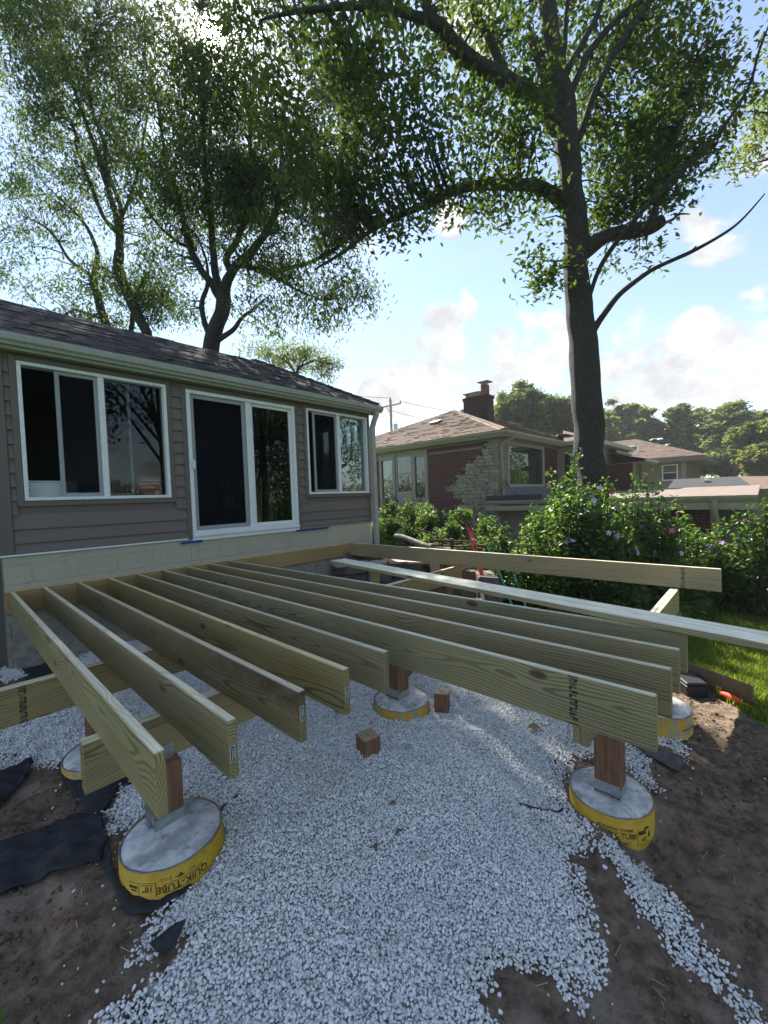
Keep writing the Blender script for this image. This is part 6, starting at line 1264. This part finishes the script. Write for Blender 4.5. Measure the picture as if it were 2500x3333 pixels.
back_tree(6.0, -12.4, 11, 4.2, 'wide tree standing behind the photographer, mirrored in the wide window'); back_tree(11, -13, 9, 3.8, 'dense low-branched tree behind the photographer, mirrored in the door', .45, .52); back_tree(17, -14, 10, 4.6, 'dense tree behind the photographer, mirrored in the corner window', .45, .52); back_tree(36, -13.5, 12, 6, 'big tree outside the picture, mirrored in the picture window', .5, .5); back_tree(29, -10.6, 8, 3.0, 'round tree outside the picture, mirrored in the picture window', .5, .5); back_tree(1.5, -17, 8, 3.6, 'smaller round tree behind the photographer')
# ============================================================ SHRUBS, WEEDS, GRASS
SL = ['tall rose of sharon in front of the big trunk base', 'broad rose of sharon right of the trunk, pink and lilac blooms', 'small sunlit shrub left of the trunk', 'tall sparse rose of sharon before the low brick wing', 'rose of sharon with pink blooms behind the outer joist end', 'dense dark shrub below the low brick wing', 'leafy shrub just right of the outer joist end', 'tall flowering shrub at the right picture edge', 'low leafy shrub seen under the outer joist', 'dark low shrub at the lawn edge on the right', 'thin sapling in front of the stone corner', 'upright rose of sharon left of the low downspout', 'leafy bush under the low eave beside the big trunk', 'low bush between the outer joist and the trunk', 'low bush at the foot of the brick porch']
def petal_flower(m, name='flower'):
    mb = MB()
    for k in range(5):
        a = k * 1.2566; d = Vector((math.cos(a), math.sin(a), 0)); s_ = Vector((-math.sin(a), math.cos(a), 0))
        mb.add([Vector((0, 0, 0)), d * .55 + s_ * .34 + Vector((0, 0, .22)), d * .98 + s_ * .16 + Vector((0, 0, .18)), d * .98 - s_ * .16 + Vector((0, 0, .20)), d * .55 - s_ * .34 + Vector((0, 0, .20))], [(0, 1, 2, 3, 4)], True)
    mb.tube([(0, 0, 0), (0, 0, .35)], [.07, .05], 6); me = mb.mesh('flower'); me.materials.append(m); return me
FLW = [petal_flower(m) for m in (PINK, MAUVE, LILAC)]
for i, (x, y, zt, zb, hw) in enumerate(SHRUBS):
    t = thing('flowering_shrub' if i in (0, 1, 3, 4, 7, 11) else 'shrub', SL[i], 'shrub', (x, y, zb), 'shrubs between the deck and the brick house')
    zg = float(ground_z(x, y)); zb = min(zb, zg + .3); H = zt - zb; st = MB(); C = []; tips = []
    ns = max(5, int(hw * 34))
    for k in range(ns):
        a = rng.uniform(0, 6.28); r = hw * math.sqrt(rng.random()); bx, by = x + math.cos(a) * r * .35, y + math.sin(a) * r * .35; tx, ty = x + math.cos(a) * r, y + math.sin(a) * r
        tz = zb + H * (1 - .35 * (r / hw) ** 2) * rng.uniform(.55, 1.12); base = Vector((bx, by, zg)); tip = Vector((tx, ty, tz)); mid = base.lerp(tip, .55) + Vector((0, 0, .08 * H))
        st.tube([base, mid, tip], [.012, .009, .003], 5, False); tips.append(tip)
        nseg = int(11 * H / 1.2) + 3
        for q in range(nseg):
            f = (q + rng.random()) / nseg
            if f < .12: continue
            p = base * (1 - f) ** 2 + mid * 2 * f * (1 - f) + tip * f * f; sp = .085 * (1.15 - .8 * f) + .02
            C.append(np.array(p) + rng.normal(0, sp, (int(17 - 8 * f), 3)))
    st.build('stems', BARK2, t); C = np.concatenate(C)
    obj('foliage', leaves_mesh('foliage', C, .082, .055, .35, .55), LEAF_WD if i == 2 else LEAF_SH, t)
    if i in (0, 1, 3, 4, 7, 6, 11):
        toward = Vector((-.73, -.67, .12))
        for q in range({0: 7, 1: 6, 3: 8, 4: 5, 7: 6, 6: 3, 11: 5}[i]):
            tp = rnd.choice(tips); f = rnd.uniform(.55, 1.0); p = Vector((x, y, zb)).lerp(tp, f) + toward * hw * rnd.uniform(.35, .8)
            n_ = (toward + Vector((rnd.gauss(0, .5), rnd.gauss(0, .5), rnd.gauss(.2, .3)))).normalized(); o = obj('flower', FLW[2 if i == 0 else rnd.choice((0, 0, 1, 2) if i != 1 else (0, 1, 2, 2))], None, t, p, n_.to_track_quat('Z', 'Y').to_euler(), (.045, .045, .045))
# ground-hugging weeds between the houses and along the shrubs
def weeds(name, regions, n, L, m, hmin, hmax, dens=None):
    C = []
    for (x0, x1, y0, y1, k) in regions:
        c = int(n * k); x = rng.uniform(x0, x1, c); y = rng.uniform(y0, y1, c); hh = hmin + (hmax - hmin) * np.clip(.5 + fbm(x, y, 1.1, 4) * 1.6, 0, 1); keep = fbm(x, y, 1.7, 31) > -.16
        z = ground_z(x, y) + hh * rng.random(c) ** .6; C.append(np.stack([x, y, z], 1)[keep])
    return tag(obj(name, leaves_mesh(name, np.concatenate(C), L, L * .5, .15, .5), m), kind='stuff')
weeds('weeds', [(5.75, 8.2, -1.9, 1.6, 1.0), (8.2, 10.4, -1.2, 3.6, .8), (6.0, 8.2, 1.6, 5.0, .4), (5.6, 7.4, -3.6, -1.9, .55), (5.0, 7.4, -5.0, -3.4, .8), (7.4, 10.4, -5.2, -1.2, .9)], 30000, .085, LEAF_WD, .05, .50)
def weed_plant(x, y, h, m, lab):
    z = float(ground_z(x, y)); t = thing('weed_plant', lab, 'plant', (x, y, z), 'tall weeds by the brick house'); st = MB(); C = []
    for k in range(9):
        a = rng.uniform(0, 6.28); r = rng.uniform(.1, .45) * h; hh = h * rng.uniform(.6, 1.1); p0 = np.array([x + rng.normal(0, .06), y + rng.normal(0, .06), z]); p2 = np.array([x + math.cos(a) * r, y + math.sin(a) * r, z + hh]); p1 = (p0 + p2) / 2 + [0, 0, .12 * h]
        st.tube([p0, p1, p2], [.007, .005, .002], 4, False)
        for q in range(13):
            f = .15 + .85 * rng.random(); C.append(p0 * (1 - f) ** 2 + p1 * 2 * f * (1 - f) + p2 * f * f + rng.normal(0, .055, (9, 3)))
    st.build('stems', BARK2, t); obj('foliage', leaves_mesh('foliage', np.concatenate(C), .10, .045, .25, .5), m, t)
wps = [(6.1, -.9, .5, 0), (6.5, -.2, .6, 1), (6.9, .6, .65, 0), (7.5, .1, .7, 1), (7.2, -.9, .6, 0), (8.0, .9, .7, 0), (8.4, -.2, .75, 1), (9.0, 1.2, .8, 0), (9.4, 2.2, .85, 1), (9.3, .2, .8, 0), (9.9, 1.0, .7, 1), (9.7, -.6, .8, 0), (6.4, -1.5, .6, 1), (7.0, -1.9, .7, 0), (8.1, -1.2, .8, 1), (8.9, -1.0, .8, 0), (9.6, 3.2, .8, 0), (8.6, 2.3, .7, 1), (6.2, -2.4, .6, 0), (6.9, -2.7, .6, 1)]
for i_, (x, y, h, k) in enumerate(wps): weed_plant(x, y, h, LEAF_WD if k == 0 else LEAF_SH, 'pale green tall weed growing between the sunroom and the brick house' if k == 0 else 'dark green tall weed growing between the sunroom and the brick house')
weeds('ground_cover', [(4.75, 6.2, -4.6, -2.9, .6), (-1.5, -.45, -2.4, .6, .12), (4.4, 5.4, -5.4, -4.7, .12)], 9000, .05, LEAF_SH, .02, .16)
def grass(name, n, boxes, hgt, keep=None):
    V = []
    for (x0, x1, y0, y1, k) in boxes:
        c = int(n * k); x = rng.uniform(x0, x1, c); y = rng.uniform(y0, y1, c)
        ok = turf_mask(x, y) > .5
        if keep is not None: ok &= keep(x, y)
        x, y = x[ok], y[ok]; V.append(np.stack([x, y, surf(x, y) - .004], 1))
    P = np.concatenate(V); n = len(P); a = rng.uniform(0, 6.28, n); h = hgt * rng.uniform(.4, 1.25, n); ln = rng.uniform(.1, .75, n) * h; wd = rng.uniform(.0018, .004, n)
    dx, dy = np.cos(a), np.sin(a); sd_ = np.stack([-dy, dx, 0 * a], 1) * wd[:, None]; up2 = np.stack([dx * ln * .4, dy * ln * .4, h * .62], 1); tp = np.stack([dx * ln, dy * ln, h * .95], 1)
    v = np.stack([P - sd_, P + sd_, P + up2 + sd_ * .8, P + tp, P + up2 - sd_ * .8], 1).reshape(-1, 3); i = np.arange(n)[:, None] * 5
    f = np.concatenate([i + np.array([[0, 1, 2]]), i + np.array([[0, 2, 4]]), i + np.array([[4, 2, 3]])], 1).reshape(-1, 3)
    return tag(obj(name, np_mesh(name, v, f), GRASS_M), kind='stuff')
grass('grass', 62000, [(4.1, 6.4, -7.0, -4.4, .62), (6.4, 10, -7.5, -4.4, .42), (-1.2, -.2, -5.0, -3.9, .05), (-.9, .1, -.4, 1.2, .05)], .085)
n = 900; x = rng.uniform(-.6, 4.3, n); y = rng.uniform(-6.6, -2, n); k = (~in_gravel(x, y)) & (turf_mask(x, y) < .5); x, y = x[k][:240], y[k][:240]; sw_ = MB()
for a, b in zip(x, y):
    t = rnd.uniform(0, 6.28); l = rnd.uniform(.02, .07); z = float(surf(a, b)) + .006; sw_.tube([(a, b, z), (a + math.cos(t) * l, b + math.sin(t) * l, z + rnd.uniform(0, .012))], .0015, 3, False, False)
tag(sw_.build('straw_bits', STRAW), kind='stuff')
# thin summer haze that pales the far trees
hm = bpy.data.materials.new('summer_haze'); hm.use_nodes = True; hm.node_tree.nodes.clear(); hv = hm.node_tree.nodes.new('ShaderNodeVolumePrincipled'); hv.inputs['Color'].default_value = (.93, .96, 1, 1); hv.inputs['Density'].default_value = .0012; hv.inputs['Anisotropy'].default_value = .35
ho = hm.node_tree.nodes.new('ShaderNodeOutputMaterial'); hm.node_tree.links.new(hv.outputs[0], ho.inputs['Volume'])
tag(MB().box(-310, 310, -310, 310, -4, 17.5).build('haze', hm), kind='stuff')
print('leaves', nl, 'objects', len(bpy.data.objects))
